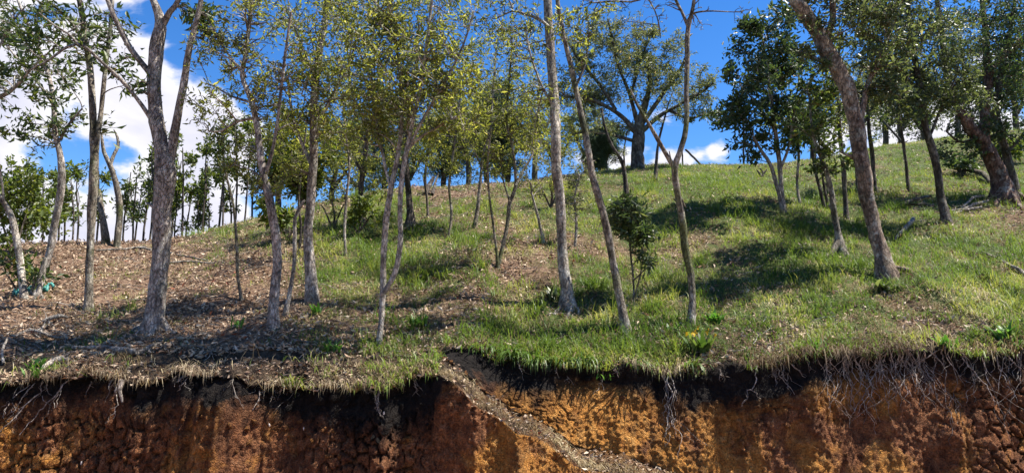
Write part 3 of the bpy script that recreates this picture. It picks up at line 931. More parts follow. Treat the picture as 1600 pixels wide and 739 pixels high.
# --- centre left
T('crooked_tree', 'crooked tree with fine bare twigs, just right of the sky gap', 'tree',
  [[(427, 512, 22), (431, 450, 18), (431, 390, 17), (424, 325, 17), (413, 280, 15), (406, 235, 13), (402, 200, 12), (393, 160, 11), (379, 120, 10), (384, 85, 9), (390, 40, 8), (393, 0, 8), (400, -90, 6)],
   [(415, 272, 8), (426, 235, 7), (434, 190, 6), (440, 140, 6), (446, 80, 5), (455, 20, 4)], [(398, 185, 6), (370, 190, 5), (345, 205, 4), (325, 205, 3)],
   [(384, 120, 6), (360, 90, 5), (340, 60, 4), (325, 30, 3)], [(392, 160, 6), (360, 150, 4), (335, 135, 3), (318, 130, 2)]],
  [(350, 175, 45, 50, 95, .12), (350, 80, 55, 60, 120, .8), (405, 50, 60, 60, 170, 1.2), (440, 160, 40, 80, 130, 1.2), (400, -70, 130, 60, 10), (375, 255, 35, 30, 40, .2), (430, 300, 35, 25, 30, .8)], 'fine', 'bark_grey', dens=.85, nodes_from=.35)
T('snapped_sapling', 'thin pale snapped sapling leaning on the crooked tree', 'dead tree',
  [[(446, 492, 10), (452, 455, 8), (459, 410, 7), (461, 365, 7), (462, 340, 7), (474, 316, 5), (477, 313, 2)]], bark='bark_pale')
T('straight_tree', 'straight grey trunk carrying a shaggy clump of epiphytes high up', 'tree',
  [[(491, 470, 25), (486, 420, 21), (481, 365, 19), (484, 310, 17), (488, 250, 16), (489, 190, 15), (493, 130, 15), (499, 80, 15), (508, 40, 13), (512, 0, 11), (520, -90, 8)],
   [(488, 260, 8), (470, 220, 6), (455, 170, 5), (450, 120, 4)], [(490, 200, 8), (520, 150, 7), (545, 100, 5), (560, 50, 4)], [(492, 120, 7), (470, 70, 5), (450, 20, 4)]],
  [(500, 90, 80, 80, 250), (530, 170, 60, 55, 140), (470, 170, 45, 55, 110), (500, 0, 120, 50, 180), (460, 270, 45, 30, 30), (510, -90, 120, 60, 10)], 'fine', 'bark_grey', dens=1.15)
T('twin_stem_tree', 'slender pale twin stemmed tree rooted by the head of the trail', 'tree',
  [[(590, 537, 10), (595, 495, 11), (599, 450, 12), (600, 400, 12), (604, 345, 12), (611, 300, 11), (618, 262, 10), (625, 215, 9), (628, 160, 8), (622, 90, 7), (610, 20, 6), (600, -80, 5)],
   [(599, 458, 10), (612, 438, 10), (620, 415, 10), (626, 370, 10), (625, 325, 9), (630, 270, 9), (643, 200, 8), (658, 130, 7), (668, 60, 6), (675, 0, 5), (690, -80, 4)],
   [(612, 300, 7), (600, 250, 6), (588, 190, 5), (580, 120, 4)], [(635, 240, 6), (665, 180, 6), (700, 120, 5), (725, 70, 4), (740, 20, 3)], [(628, 250, 6), (650, 220, 5), (690, 195, 4), (720, 180, 3)]],
  [(635, 110, 95, 110, 400), (690, 170, 80, 55, 190), (600, 170, 75, 60, 170), (640, 0, 150, 60, 260), (600, 60, 110, 60, 150), (710, 100, 55, 80, 150), (640, -100, 150, 60, 10)], 'fine', 'bark_pale', dens=1.25)
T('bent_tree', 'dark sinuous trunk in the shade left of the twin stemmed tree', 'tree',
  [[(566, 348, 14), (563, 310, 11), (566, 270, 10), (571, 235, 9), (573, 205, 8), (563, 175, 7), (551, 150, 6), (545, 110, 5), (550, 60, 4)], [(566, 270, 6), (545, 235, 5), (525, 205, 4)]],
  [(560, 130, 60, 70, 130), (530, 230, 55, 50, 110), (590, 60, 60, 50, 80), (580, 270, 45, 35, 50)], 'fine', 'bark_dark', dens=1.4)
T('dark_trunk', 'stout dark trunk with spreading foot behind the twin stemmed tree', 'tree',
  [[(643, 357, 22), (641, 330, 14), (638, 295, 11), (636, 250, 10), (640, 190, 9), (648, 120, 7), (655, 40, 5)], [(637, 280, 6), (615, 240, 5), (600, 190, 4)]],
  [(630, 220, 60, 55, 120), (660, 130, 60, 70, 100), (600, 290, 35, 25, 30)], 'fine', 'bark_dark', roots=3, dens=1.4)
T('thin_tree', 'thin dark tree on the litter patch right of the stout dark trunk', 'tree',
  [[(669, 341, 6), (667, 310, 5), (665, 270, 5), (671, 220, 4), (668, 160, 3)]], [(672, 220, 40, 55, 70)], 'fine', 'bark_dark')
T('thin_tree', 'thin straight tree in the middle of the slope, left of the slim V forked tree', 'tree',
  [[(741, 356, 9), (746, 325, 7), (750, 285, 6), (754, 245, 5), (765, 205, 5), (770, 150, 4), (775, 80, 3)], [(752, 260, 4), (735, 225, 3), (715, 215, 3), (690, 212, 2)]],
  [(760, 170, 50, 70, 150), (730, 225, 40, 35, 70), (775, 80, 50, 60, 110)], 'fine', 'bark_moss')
T('v_forked_tree', 'slim V forked tree, its two thin stems meeting at the ground mid slope', 'tree',
  [[(778, 417, 8), (786, 385, 7), (793, 350, 8), (796, 318, 8), (806, 292, 7), (805, 260, 6), (800, 225, 5), (792, 190, 5), (795, 130, 4), (800, 60, 3)],
   [(778, 415, 6), (774, 375, 5), (768, 335, 5), (763, 295, 4), (762, 250, 4), (768, 200, 3)], [(806, 290, 5), (820, 262, 4), (832, 240, 4), (838, 200, 3)], [(796, 315, 4), (786, 280, 3), (782, 245, 3)]],
  [(800, 160, 55, 80, 190), (770, 240, 45, 45, 90), (830, 215, 40, 45, 80), (800, 60, 60, 55, 110)], 'fine', 'bark_moss', nodes_from=.5)
# --- centre right
T('tall_tree', 'tall straight pale trunk without low branches in the centre', 'tree',
  [[(887, 478, 30), (884, 440, 22), (880, 390, 20), (876, 335, 20), (872, 280, 20), (869, 220, 20), (866, 160, 19), (862, 110, 18), (859, 60, 17), (856, 0, 16), (850, -100, 12), (845, -250, 8)],
   [(860, 45, 7), (842, 30, 6), (820, 22, 5), (800, 18, 4), (775, 30, 3)], [(866, 170, 5), (845, 130, 4), (830, 90, 4), (822, 50, 3)], [(850, -90, 9), (900, -180, 7), (960, -240, 5)]],
  [(815, 50, 55, 50, 110, .8), (835, 150, 35, 60, 60, .7), (770, 20, 60, 40, 70, .8), (860, -180, 200, 90, 70), (900, 60, 25, 50, 20, .6)], 'fine', 'bark_pale', roots=3, nodes_from=.7)
T('slanting_tree', 'slender mottled trunk slanting left behind the small dark shrub', 'tree',
  [[(978, 515, 19), (973, 485, 16), (963, 440, 15), (953, 385, 14), (942, 335, 14), (933, 300, 14), (923, 255, 13), (911, 195, 12), (898, 135, 11), (886, 80, 10), (876, 30, 9), (871, 0, 9), (865, -100, 7), (860, -220, 5)],
   [(898, 140, 5), (915, 100, 4), (920, 60, 3)], [(926, 265, 4), (918, 258, 3), (908, 250, 2)]],
  [(890, 30, 45, 50, 60, .8), (870, -150, 130, 80, 50), (905, 100, 30, 50, 45, .7), (940, 10, 50, 25, 40, .5)], 'fine', 'bark_moss', nodes_from=.7)
T('y_forked_tree', 'bare crooked Y forked tree against the blue gap, yellow plant at its foot', 'tree',
  [[(1080, 508, 18), (1083, 470, 13), (1080, 430, 13), (1071, 390, 14), (1068, 345, 14), (1061, 305, 13), (1055, 265, 14), (1062, 240, 11), (1070, 215, 11), (1073, 180, 10), (1072, 140, 10), (1073, 95, 10), (1075, 45, 9), (1083, 10, 7), (1090, -40, 6), (1110, -120, 4)],
   [(1055, 265, 11), (1041, 242, 9), (1027, 218, 8), (1013, 193, 6), (996, 165, 5), (985, 140, 3)], [(1075, 42, 7), (1065, 18, 6), (1056, 0, 6), (1040, -50, 4)],
   [(1040, -40, 5), (1000, 0, 4), (960, 2, 4), (925, 5, 3)], [(1010, -6, 4), (1022, 15, 3), (1030, 40, 3), (1032, 60, 2)], [(1062, 305, 5), (1068, 318, 4), (1072, 324, 2)], [(1057, 300, 4), (1050, 255, 3), (1046, 236, 2)]],
  [(1000, 15, 55, 32, 60, 0), (1115, 15, 55, 32, 55, 0), (1080, -90, 120, 60, 60, .2), (930, 15, 35, 25, 25, 0)], 'bare', 'bark_moss', nodes_from=.75)
T('small_shrub', 'small dark glossy shrub on thin bare stems beside the slanting trunk', 'shrub',
  [[(990, 485, 4), (990, 440, 4), (985, 395, 4), (982, 350, 3), (980, 322, 2)], [(990, 470, 3), (1002, 420, 3), (1005, 380, 2), (1008, 350, 2)], [(988, 440, 3), (1015, 415, 2), (1028, 408, 2)]],
  [(982, 346, 32, 24, 80), (1012, 402, 16, 10, 10), (975, 326, 20, 12, 26), (1000, 370, 24, 14, 24)], 'shrub', 'bark_dark', dens=1.0, flare=1.1)
T('spreading_tree', 'broad old tree with a wide grey green crown on the ridge', 'tree',
  [[(996, 264, 26), (997, 240, 24), (997, 215, 24), (1000, 195, 20), (1008, 165, 13), (1015, 130, 9), (1010, 80, 6)],
   [(998, 212, 12), (975, 185, 9), (950, 168, 7), (920, 155, 7), (885, 150, 5), (865, 130, 3)], [(1000, 208, 11), (1030, 182, 8), (1060, 165, 6), (1090, 148, 6), (1115, 130, 4)], [(998, 200, 10), (985, 150, 7), (965, 100, 5), (955, 55, 5), (950, 30, 3)],
   [(1003, 195, 9), (1040, 140, 8), (1065, 105, 6), (1075, 80, 4)], [(996, 222, 8), (960, 212, 6), (925, 205, 5), (895, 210, 3)], [(962, 172, 7), (935, 130, 6), (905, 95, 5), (890, 70, 3)], [(1045, 172, 7), (1075, 185, 5), (1100, 180, 3)], [(985, 150, 6), (1000, 100, 5), (1015, 60, 3)]],
  [(985, 110, 78, 70, 400), (910, 140, 55, 45, 220), (1065, 140, 55, 45, 220), (950, 48, 35, 28, 80), (940, 195, 65, 18, 60), (1040, 85, 45, 35, 110), (895, 80, 40, 40, 90), (1080, 185, 40, 16, 30), (1010, 50, 30, 22, 40)], 'grey', 'bark_dark', dens=1.9, lsize=1.4, depth=.8, flare=1.1)
T('slim_tree', 'slim bare stemmed tree on the grass below the broad ridge tree', 'tree',
  [[(979, 308, 11), (977, 280, 9), (973, 255, 8), (958, 230, 6), (947, 205, 5), (940, 170, 4)], [(976, 262, 4), (975, 235, 3), (980, 205, 2)]], [(945, 190, 30, 35, 40), (975, 240, 18, 20, 18)], 'grey', 'bark_dark')
T('slim_tree', 'slim dark stem on the grass right of the broad ridge tree', 'tree',
  [[(1025, 283, 8), (1026, 255, 6), (1029, 225, 5), (1036, 195, 4), (1045, 160, 3)]], [(1040, 165, 30, 35, 50)], 'grey', 'bark_dark')
T('shrub_bush', 'loose pale bush right behind the tall straight pale trunk', 'shrub',
  [[(898, 385, 5), (900, 350, 5), (898, 310, 4), (905, 275, 3)], [(848, 372, 6), (840, 335, 5), (830, 300, 4)]], [(900, 285, 38, 45, 75), (835, 270, 35, 55, 75), (905, 330, 30, 20, 25)], 'grey', 'bark_pale', dens=.8)
# --- right
T('leafy_tree', 'dense dark green leafy tree standing alone right of the thin ridge post', 'tree',
  [[(1224, 332, 11), (1221, 300, 9), (1218, 265, 9), (1214, 225, 8), (1208, 180, 7), (1200, 120, 5), (1190, 50, 3)],
   [(1222, 320, 8), (1213, 285, 8), (1203, 255, 7), (1190, 236, 6), (1178, 215, 5)], [(1218, 268, 6), (1232, 230, 5), (1240, 180, 4)], [(1212, 205, 5), (1180, 160, 4), (1155, 130, 3)]],
  [(1195, 105, 55, 75, 230), (1180, 185, 58, 38, 120), (1168, 40, 20, 28, 34), (1225, 75, 38, 50, 80), (1235, 170, 35, 55, 70), (1195, 228, 48, 18, 30), (1140, 140, 26, 35, 28), (1245, 215, 25, 25, 24)], 'dark', 'bark_grey', dens=1.2, lsize=1.15)
T('leaning_giant', 'big flaky brown trunk leaning left, the thickest on the right slope', 'tree',
  [[(1384, 430, 36), (1378, 400, 29), (1370, 370, 25), (1362, 335, 26), (1355, 295, 27), (1348, 250, 28), (1341, 205, 30), (1333, 170, 31), (1320, 130, 32), (1302, 92, 31), (1282, 58, 29), (1262, 28, 27), (1242, 0, 25), (1200, -70, 18), (1150, -160, 12)],
   [(1342, 195, 13), (1352, 150, 12), (1362, 118, 10), (1378, 85, 8), (1395, 40, 6), (1405, -20, 5)], [(1318, 118, 13), (1300, 102, 11), (1282, 95, 9), (1260, 88, 7), (1240, 78, 4)], [(1290, 62, 14), (1300, 30, 12), (1300, 0, 11), (1310, -90, 8)]],
  [(1310, 25, 70, 45, 150), (1390, 80, 50, 65, 160), (1260, 90, 30, 30, 40), (1220, -110, 160, 70, 60), (1330, -100, 110, 60, 50), (1380, 140, 45, 45, 90), (1350, 0, 80, 40, 120)], 'dusk', 'bark_brown', roots=3, dens=1.1)
T('knobbly_tree', 'knobbly grey thin tree with a pale root, left of the big leaning brown trunk', 'tree',
  [[(1313, 397, 20), (1309, 365, 13), (1304, 335, 12), (1300, 305, 11), (1293, 275, 10), (1284, 248, 8), (1274, 225, 7), (1268, 195, 5), (1265, 150, 4)], [(1302, 320, 6), (1296, 300, 5), (1288, 285, 3)]],
  [(1275, 180, 45, 60, 120), (1290, 245, 40, 25, 45), (1280, 110, 40, 45, 70)], 'broad', 'bark_moss', roots=1, nodes_from=.5, rootpx=[[(1312, 392, 12), (1298, 399, 9), (1280, 405, 6), (1262, 411, 3)]])
for i, (st, lab, cr) in enumerate((
        ([[(1288, 326, 7), (1281, 295, 6), (1273, 262, 5), (1268, 220, 4), (1266, 170, 3)]], 'thin stem leftmost of the cluster between leafy tree and big leaning trunk', [(1262, 190, 32, 50, 70)]),
        ([[(1296, 327, 6), (1289, 295, 5), (1284, 262, 4), (1280, 225, 3), (1282, 170, 3)]], 'thin stem second from the left in the cluster by the knobbly tree', [(1285, 180, 30, 50, 70)]),
        ([[(1323, 343, 11), (1321, 310, 9), (1318, 275, 9), (1314, 235, 8), (1311, 180, 7), (1308, 120, 5), (1315, 50, 4)]], 'straight mid grey stem rising right behind the knobbly tree', [(1315, 150, 35, 60, 90), (1310, 70, 40, 40, 50)]),
        ([[(1369, 302, 9), (1365, 275, 8), (1362, 240, 8), (1358, 200, 7), (1356, 150, 5), (1365, 80, 4)]], 'dark stem half hidden behind the big leaning brown trunk', [(1365, 150, 40, 60, 80)]))):
    T('thin_stem_tree', lab, 'tree', st, cr, 'broad' if i < 2 else 'fine', 'bark_dark', 'thin stems on the right slope')
T('grey_tree', 'slender dark mottled trunk midway between the big leaning trunk and the red one', 'tree',
  [[(1478, 350, 18), (1472, 310, 15), (1466, 275, 14), (1458, 240, 14), (1450, 205, 13), (1441, 160, 12), (1432, 105, 11), (1424, 50, 10), (1418, 0, 9), (1410, -90, 7)],
   [(1452, 215, 6), (1470, 170, 5), (1490, 130, 4), (1500, 90, 3)], [(1438, 150, 6), (1410, 115, 5), (1385, 95, 4)]],
  [(1440, 70, 75, 65, 280), (1400, 150, 50, 45, 130), (1480, 140, 50, 50, 150), (1430, 0, 90, 40, 160), (1420, -90, 110, 60, 40), (1360, 60, 50, 60, 120), (1450, 150, 60, 40, 90)], 'dusk', 'bark_dark', dens=1.15)
T('red_tree', 'stout reddish brown trunk leaning left near the right edge', 'tree',
  [[(1568, 312, 46), (1562, 285, 33), (1553, 262, 29), (1543, 240, 27), (1528, 215, 24), (1512, 192, 20), (1496, 165, 16), (1482, 120, 13), (1472, 60, 11), (1465, 0, 9), (1460, -80, 7)],
   [(1545, 243, 20), (1541, 205, 19), (1540, 165, 18), (1543, 120, 16), (1540, 60, 12), (1535, 0, 10), (1530, -80, 7)], [(1543, 118, 11), (1558, 98, 10), (1580, 82, 8), (1610, 60, 6)], [(1530, 215, 7), (1500, 222, 5), (1478, 205, 3)]],
  [(1510, 60, 80, 65, 280), (1575, 110, 55, 60, 190), (1490, 160, 50, 40, 120), (1530, 0, 100, 40, 170), (1510, 230, 40, 25, 60), (1540, -80, 120, 60, 40)], 'dark', 'bark_red', dens=.9, lsize=.8, roots=3)
T('grey_tree', 'grey trunk just behind the stout reddish trunk, at the right edge', 'tree',
  [[(1586, 305, 20), (1578, 270, 17), (1571, 235, 15), (1562, 205, 14), (1556, 170, 13), (1565, 110, 10), (1580, 40, 8), (1590, -40, 6)], [(1572, 240, 6), (1595, 215, 5), (1615, 185, 4)]],
  [(1585, 170, 50, 55, 150), (1590, 50, 55, 60, 150), (1550, 190, 40, 35, 60)], 'dark', 'bark_dark', lsize=.9)

for st, cr, lf, bk, lab in (
        ([[(378, 470, 7), (372, 430, 6), (370, 380, 6), (364, 320, 5), (352, 270, 4), (345, 220, 3)]], [(350, 240, 30, 45, 40, .7)], 'broad', 'bark_moss', 'thin mossy sapling alone on the litter left of the crooked tree'),
        ([[(540, 400, 6), (538, 360, 5), (541, 310, 5), (546, 260, 4), (540, 200, 4), (535, 140, 3)]], [(540, 200, 40, 60, 80), (538, 290, 25, 25, 16)], 'fine', 'bark_grey', 'thin grey sapling midway between straight trunk and twin stemmed tree'),
        ([[(466, 400, 5), (470, 360, 5), (466, 310, 4), (472, 255, 4), (478, 200, 3)]], [(470, 240, 35, 50, 60)], 'fine', 'bark_dark', 'thin dark sapling just left of the straight epiphyte trunk'),
        ([[(702, 372, 6), (706, 335, 5), (702, 290, 5), (708, 240, 4), (716, 180, 4), (722, 110, 3)]], [(712, 190, 35, 65, 80), (700, 265, 25, 25, 20)], 'fine', 'bark_moss', 'thin mossy sapling on the litter left of the thin straight mid slope tree'),
        ([[(1420, 300, 7), (1416, 265, 6), (1412, 225, 6), (1405, 180, 5), (1400, 120, 4)]], [(1405, 150, 40, 50, 70)], 'dark', 'bark_dark', 'thin dark tree on the grass right behind the big leaning trunk'),
        ([[(1340, 300, 6), (1338, 265, 5), (1334, 225, 5), (1330, 170, 4)]], [(1330, 170, 30, 50, 60)], 'broad', 'bark_dark', 'thin dark stem on the grass just left of the big leaning trunk'),
        ([[(1250, 318, 6), (1246, 285, 5), (1248, 245, 5), (1244, 200, 4)]], [(1246, 200, 25, 40, 50)], 'dark', 'bark_grey', 'thin stem close to the right of the dense dark green tree')):
    T('thin_tree', lab, 'tree', st, cr, lf, bk, dens=.9)

# --- trees on the ridge behind
RIDGE_T = [(436, 345, 60, 150, 'fine', 'bark_dark', 'bushy tree on the ridge behind the crooked tree', 19.2), (520, 335, 70, 130, 'fine', 'bark_dark', 'leafy ridge tree just right of the straight epiphyte trunk', 20.6),
           (604, 325, 60, 150, 'pine', 'bark_dark', 'bluish tree on the ridge behind the twin stemmed tree', 23), (697, 300, 38, 110, 'pine', 'bark_dark', 'feathery bluish conifer on the ridge beside the dark upturned roots', 25.5),
           (730, 300, 55, 150, 'fine', 'bark_dark', 'grey green ridge tree behind the thin straight mid slope tree', 24.5), (790, 298, 50, 110, 'pine', 'bark_dark', 'soft blue green ridge tree behind the slim V forked tree', 26),
           (835, 295, 55, 170, 'fine', 'bark_moss', 'tall ridge tree left behind the tall straight pale trunk', 25), (943, 285, 22, 75, 'pine', 'bark_dark', 'small bluish bush tree at the foot of the broad ridge tree', 26),
           (468, 342, 50, 115, 'yellow', 'bark_dark', 'low yellow green ridge tree behind the thin snapped sapling', 20.0), (556, 328, 48, 105, 'fine', 'bark_grey', 'low ridge tree behind the dark sinuous trunk', 22.5),
           (640, 318, 45, 120, 'fine', 'bark_dark', 'ridge tree directly behind the stout dark trunk', 24.0), (868, 290, 40, 100, 'fine', 'bark_grey', 'low ridge tree behind the tall straight pale trunk', 26.0),
           (1440, 238, 45, 100, 'dusk', 'bark_dark', 'low ridge tree behind the slender mottled right trunk', 32), (1548, 228, 50, 110, 'dusk', 'bark_dark', 'low ridge tree behind the stout reddish trunk', 32),
           (762, 296, 42, 140, 'pine', 'bark_dark', 'blue green ridge tree seen between the thin mid slope trees', 26.5), (912, 282, 36, 120, 'fine', 'bark_grey', 'ridge tree between the tall pale trunk and the slanting trunk', 27.0),
           (1385, 245, 50, 140, 'dusk', 'bark_dark', 'ridge tree above the thin dark tree behind the leaning trunk', 32.5),
           (1340, 255, 60, 150, 'grey', 'bark_dark', 'ridge tree behind the big leaning brown trunk', 30), (1410, 240, 55, 130, 'fine', 'bark_dark', 'ridge tree with pale cloud showing below its crown', 31),
           (1500, 230, 70, 170, 'fine', 'bark_dark', 'ridge tree behind the fork of the reddish trunk', 31), (1590, 225, 60, 160, 'dark', 'bark_dark', 'dark ridge tree in the upper right corner', 31),
           (1268, 265, 35, 110, 'fine', 'bark_dark', 'slight ridge tree right of the dense dark green tree', 29)]
for px, py, rx, ht, lf, bk, lab, d in RIDGE_T:
    x_ = at(px, py, d)[0]; z_ = float(hill_z(x_, d))
    top = py - ht
    j = lambda a: px + (rng.random() - .5) * a
    st = [[(px, py, 13), (j(10), py - ht * .3, 10), (j(18), py - ht * .6, 7), (j(22), top, 4)], [(px, py - ht * .3, 7), (px + rx * .4, py - ht * .6, 5), (px + rx * .7, py - ht * .85, 3)],
          [(px, py - ht * .35, 7), (px - rx * .4, py - ht * .6, 5), (px - rx * .7, py - ht * .8, 3)]]
    g0 = (x_, d, z_)
    T('ridge_tree', lab, 'tree', st, [(px, py - ht * .62, rx, ht * .4, 130), (px + rx * .3, py - ht * .95, rx * .7, ht * .3, 70), (px - rx * .4, py - ht * .8, rx * .6, ht * .3, 60)],
      lf, bk, 'trees along the ridge', base=g0, dens=1.5, lsize=1.6)

# undergrowth below the shaded trees in the centre
for px, py, rx, ry, n, lf, lab in ((560, 340, 42, 26, 60, 'yellow', 'yellow green bush around the dark sinuous trunk'), (450, 345, 38, 30, 60, 'yellow', 'sunlit yellow green bush behind the thin snapped sapling'),
                                   (520, 330, 30, 28, 45, 'fine', 'grey green bush right of the straight epiphyte trunk'), (20, 330, 55, 75, 190, 'yellow', 'large leafy bush at the left edge beyond the bent bare trunk'),
                                   (30, 430, 45, 35, 70, 'broad', 'low dark bush behind the broken stump'), (1190, 268, 14, 9, 14, 'fine', 'tiny bush on the skyline below the dense dark green tree'),
                                   (1505, 250, 28, 25, 60, 'dark', 'glossy dark bush left of the stout reddish trunk'), (860, 300, 30, 25, 40, 'fine', 'bush on the ridge left of the tall straight pale trunk'),
                                   (1560, 235, 40, 20, 50, 'yellow', 'bright bush on the ridge behind the grey right edge trunk')):
    b_ = min(py + ry, 460)
    T('bush', lab, 'bush', [[(px, b_, 5), (px + 3, b_ - ry * .7, 4), (px - 2, py - ry * .5, 3)], [(px + 2, b_ - 4, 4), (px + rx * .4, py, 3), (px + rx * .6, py - ry * .4, 2)], [(px - 2, b_ - 4, 4), (px - rx * .4, py, 3), (px - rx * .6, py - ry * .3, 2)]],
      [(px, py, rx, ry, n)], lf, 'bark_dark', nodes_from=.1, lsize=1.0 if px < 600 else 1.4, flare=1.1)


# row of thin saplings beyond the left ridge (five forms, copied)
def copy_tree(o, loc, rz, sc, label=None):
    c = o.copy(); COL.objects.link(c); c.location = loc; c.rotation_euler = (0, 0, rz); c.scale = (sc, sc, sc)
    if label: c['label'] = label
    for ch in o.children:
        k = ch.copy(); COL.objects.link(k); k.parent = c
    return c


SAP_L = 'thin sapling with a small leafy top in the row beyond the left ridge'
sap_px = [66, 92, 104, 112, 120, 152, 196, 206, 214, 222, 232, 268, 276, 286, 297, 304, 312, 321, 329, 338, 348, 357, 366, 380, 396, 408, 46, 28]
protos = []
for i, px in enumerate(sap_px):
    d = 18.2 + 2.6 * ((i * 37) % 10) / 10
    x_ = at(px, 380, d)[0]; z_ = float(hill_z(x_, d))
    if i < 6:
        py0 = 400; top = 262 + 30 * ((i * 5) % 6) / 6
        jj = lambda a: px + (rng.random() - .5) * a
        o = T('sapling', SAP_L, 'sapling', [[(px, py0, 4), (jj(6), 350, 3.4), (jj(8), 310, 2.8), (jj(8), top, 1.6)], [(px, 335, 2), (jj(18), 310, 1.6), (jj(26), 290, 1.2)]],
              [(px, 295, 17, 34, 30), (px, 332, 14, 14, 6, 1)], 'yellow' if i % 2 else 'broad', 'bark_dark', 'saplings beyond the left ridge', base=(x_, d, z_), dens=.8, nodes_from=.3, lsize=1.15, flare=1.1)
        protos.append(o)
    else:
        copy_tree(protos[i % 6], (x_, d, z_), rng.random() * 6.28, .85 + .3 * rng.random())

# ------------------------------------------------------------------ grass, litter, twigs
def blades(mb, pos, length, width, lean, head=None, seg2=True, spread=6.28):
    n = len(pos)
    if n == 0:
        return
    az = rng.random(n) * 6.2832 if head is None else head
    h = np.stack([np.cos(az), np.sin(az), np.zeros(n)], 1); s = np.stack([-np.sin(az), np.cos(az), np.zeros(n)], 1)
    up = np.array([0, 0, 1.0])
    l_ = length[:, None]; w = width[:, None]; le = lean[:, None]
    c1 = pos + l_ * .5 * (up * np.cos(le * .6) + h * np.sin(le * .6))
    c2 = c1 + l_ * .5 * (up * np.cos(le * 1.6) + h * np.sin(le * 1.6))
    var = np.clip(rng.beta(2, 2.2, n) * .6 + 1.5 * (fbm(pos[:, 0] * 1.6, pos[:, 1] * 1.6, 87, 3) - .5) + .22, 0, 1)
    i = np.arange(n)[:, None]
    if seg2:
        V = np.stack([pos - s * w * .4, pos + s * w * .4, c1 + s * w * .5, c1 - s * w * .5, c2], 1).reshape(-1, 3)
        F = np.concatenate([i * 5 + np.array([[0, 1, 2]]), i * 5 + np.array([[0, 2, 3]]), i * 5 + np.array([[3, 2, 4]])])
        mb.add(V, F, np.repeat(var, 5))
    else:
        V = np.stack([pos - s * w * .5, pos + s * w * .5, (c1 + c2) * .5], 1).reshape(-1, 3)
        mb.add(V, i * 3 + np.array([[0, 1, 2]]), np.repeat(var, 3))


def scatter(n, y0, y1, pw=1.0):
    """points on the slope, even over what a walker on the road sees"""
    Y_ = y0 + (y1 - y0) * rng.random(n) ** pw
    X_ = (rng.random(n) * 2 - 1) * (.80 * Y_ + 1.2)
    return X_, Y_


gg = MB(); gd = MB()
X_, Y_ = scatter(60000, 8.75, 29, 1.35)
ok = (Y_ < ridge_y(X_) + 1.5) & (Y_ > back_y(X_) + .1)
X_, Y_ = X_[ok], Y_[ok]
G_ = greenness(X_, Y_)
clump = fbm(X_ * 2.5, Y_ * 2.5, 81, 3, .6)
isg = rng.random(len(X_)) < np.clip(G_ * 1.0 - .08, 0.02, .8) * np.clip(sstep(.34, .6, clump) + .14, 0, 1)
isd = (~isg) & (rng.random(len(X_)) < .42 + .30 * sstep(.1, .4, G_) - .22 * (X_ / Y_ < -.3))
for near in (True, False):
    for sel, mb_, nb, lg_, wd_ in ((isg, gg, 8, .125, .0075), (isd, gd, 6, .125, .0065)):
        k = sel & ((Y_ < 15) if near else (Y_ >= 15))
        nbk = nb if near else nb
        px_ = np.repeat(X_[k], nbk); py_ = np.repeat(Y_[k], nbk); gk = np.repeat(G_[k] * (.5 + clump[k]), nbk)
        px_ = px_ + rng.normal(size=len(px_)) * .05; py_ = py_ + rng.normal(size=len(px_)) * .05
        pz = hill_z(px_, py_) - .01
        far = 1.0 if near else 1.9
        lay = .45 + 1.05 * rng.random(len(px_)) + (.35 if mb_ is gd else .0)
        blades(mb_, np.stack([px_, py_, pz], 1), lg_ * (.45 + 1.0 * rng.random(len(px_))) * (.65 + .7 * gk) * (1 if near else 1.15), wd_ * far * (.7 + .6 * rng.random(len(px_))), lay, None, near)
# taller tufts here and there on the grass
X_, Y_ = scatter(3000, 9.0, 20, 1.2)
k = (greenness(X_, Y_) > .4) & (Y_ < ridge_y(X_)) & (fbm(X_ * 1.2, Y_ * 1.2, 85, 2) > .5)
px_ = np.repeat(X_[k], 16) ; py_ = np.repeat(Y_[k], 16)
px_ = px_ + rng.normal(size=len(px_)) * .06; py_ = py_ + rng.normal(size=len(px_)) * .06
blades(gg, np.stack([px_, py_, hill_z(px_, py_) - .01], 1), (.16 + .20 * rng.random(len(px_))), .007 + .005 * rng.random(len(px_)), .35 + 1.0 * rng.random(len(px_)))
# turf fringe along the edge of the cut
nf = 24000
fx = (rng.random(nf) * 2 - 1) * 7.4
lf_ = np.interp(fx, bx, left) > .5
edge_y = np.where(lf_, np.interp(fx, bx, fy), np.interp(fx, bx, by)); edge_z = np.where(lf_, np.interp(fx, bx, fz), np.interp(fx, bx, bz))
off = rng.random(nf) ** 1.5 * .55 - .04
py_ = edge_y + off
J = np.clip(np.searchsorted(bx, fx), 1, len(bx) - 1)
pz = np.empty(nf)
for q in range(nf):
    col_y = BY[R1 - 1:, J[q]] if lf_[q] else BY[R1 + R2 + R3 - 2:, J[q]]
    col_z = BZ[R1 - 1:, J[q]] if lf_[q] else BZ[R1 + R2 + R3 - 2:, J[q]]
    pz[q] = np.interp(py_[q], np.maximum.accumulate(col_y), col_z)
hang = off < .10
head = np.where(hang, -math.pi / 2 + rng.normal(size=nf) * 1.0, rng.random(nf) * 6.28)
cl = fbm(fx * 2.2, off * 3 + 3, 91, 3, .6)
gfr = np.clip(.16 + .30 * sstep(-3, -1, fx) + .35 * np.exp(-((fx - .6) / 1.6) ** 2) + .05 * sstep(3, 5, fx) + 1.3 * (cl - .5), .04, .95)
kg = rng.random(nf) < gfr
thin = np.where(hang, .34, 1.0)
keepf = (fbm(fx * 3.0, py_ * 3.4, 59, 4, .6) + .55 * off > .47) & (rng.random(nf) < np.clip(sstep(.36, .60, .5 * fbm(fx * 3.1, off * 4, 92, 3, .6) + .5 * fbm(fx * 1.1, off * 2, 94, 2)) + .08, 0, 1) * (.17 + .83 * sstep(-2.6, -1.0, fx)) * thin)
pos = np.stack([fx, py_, pz - .01], 1)
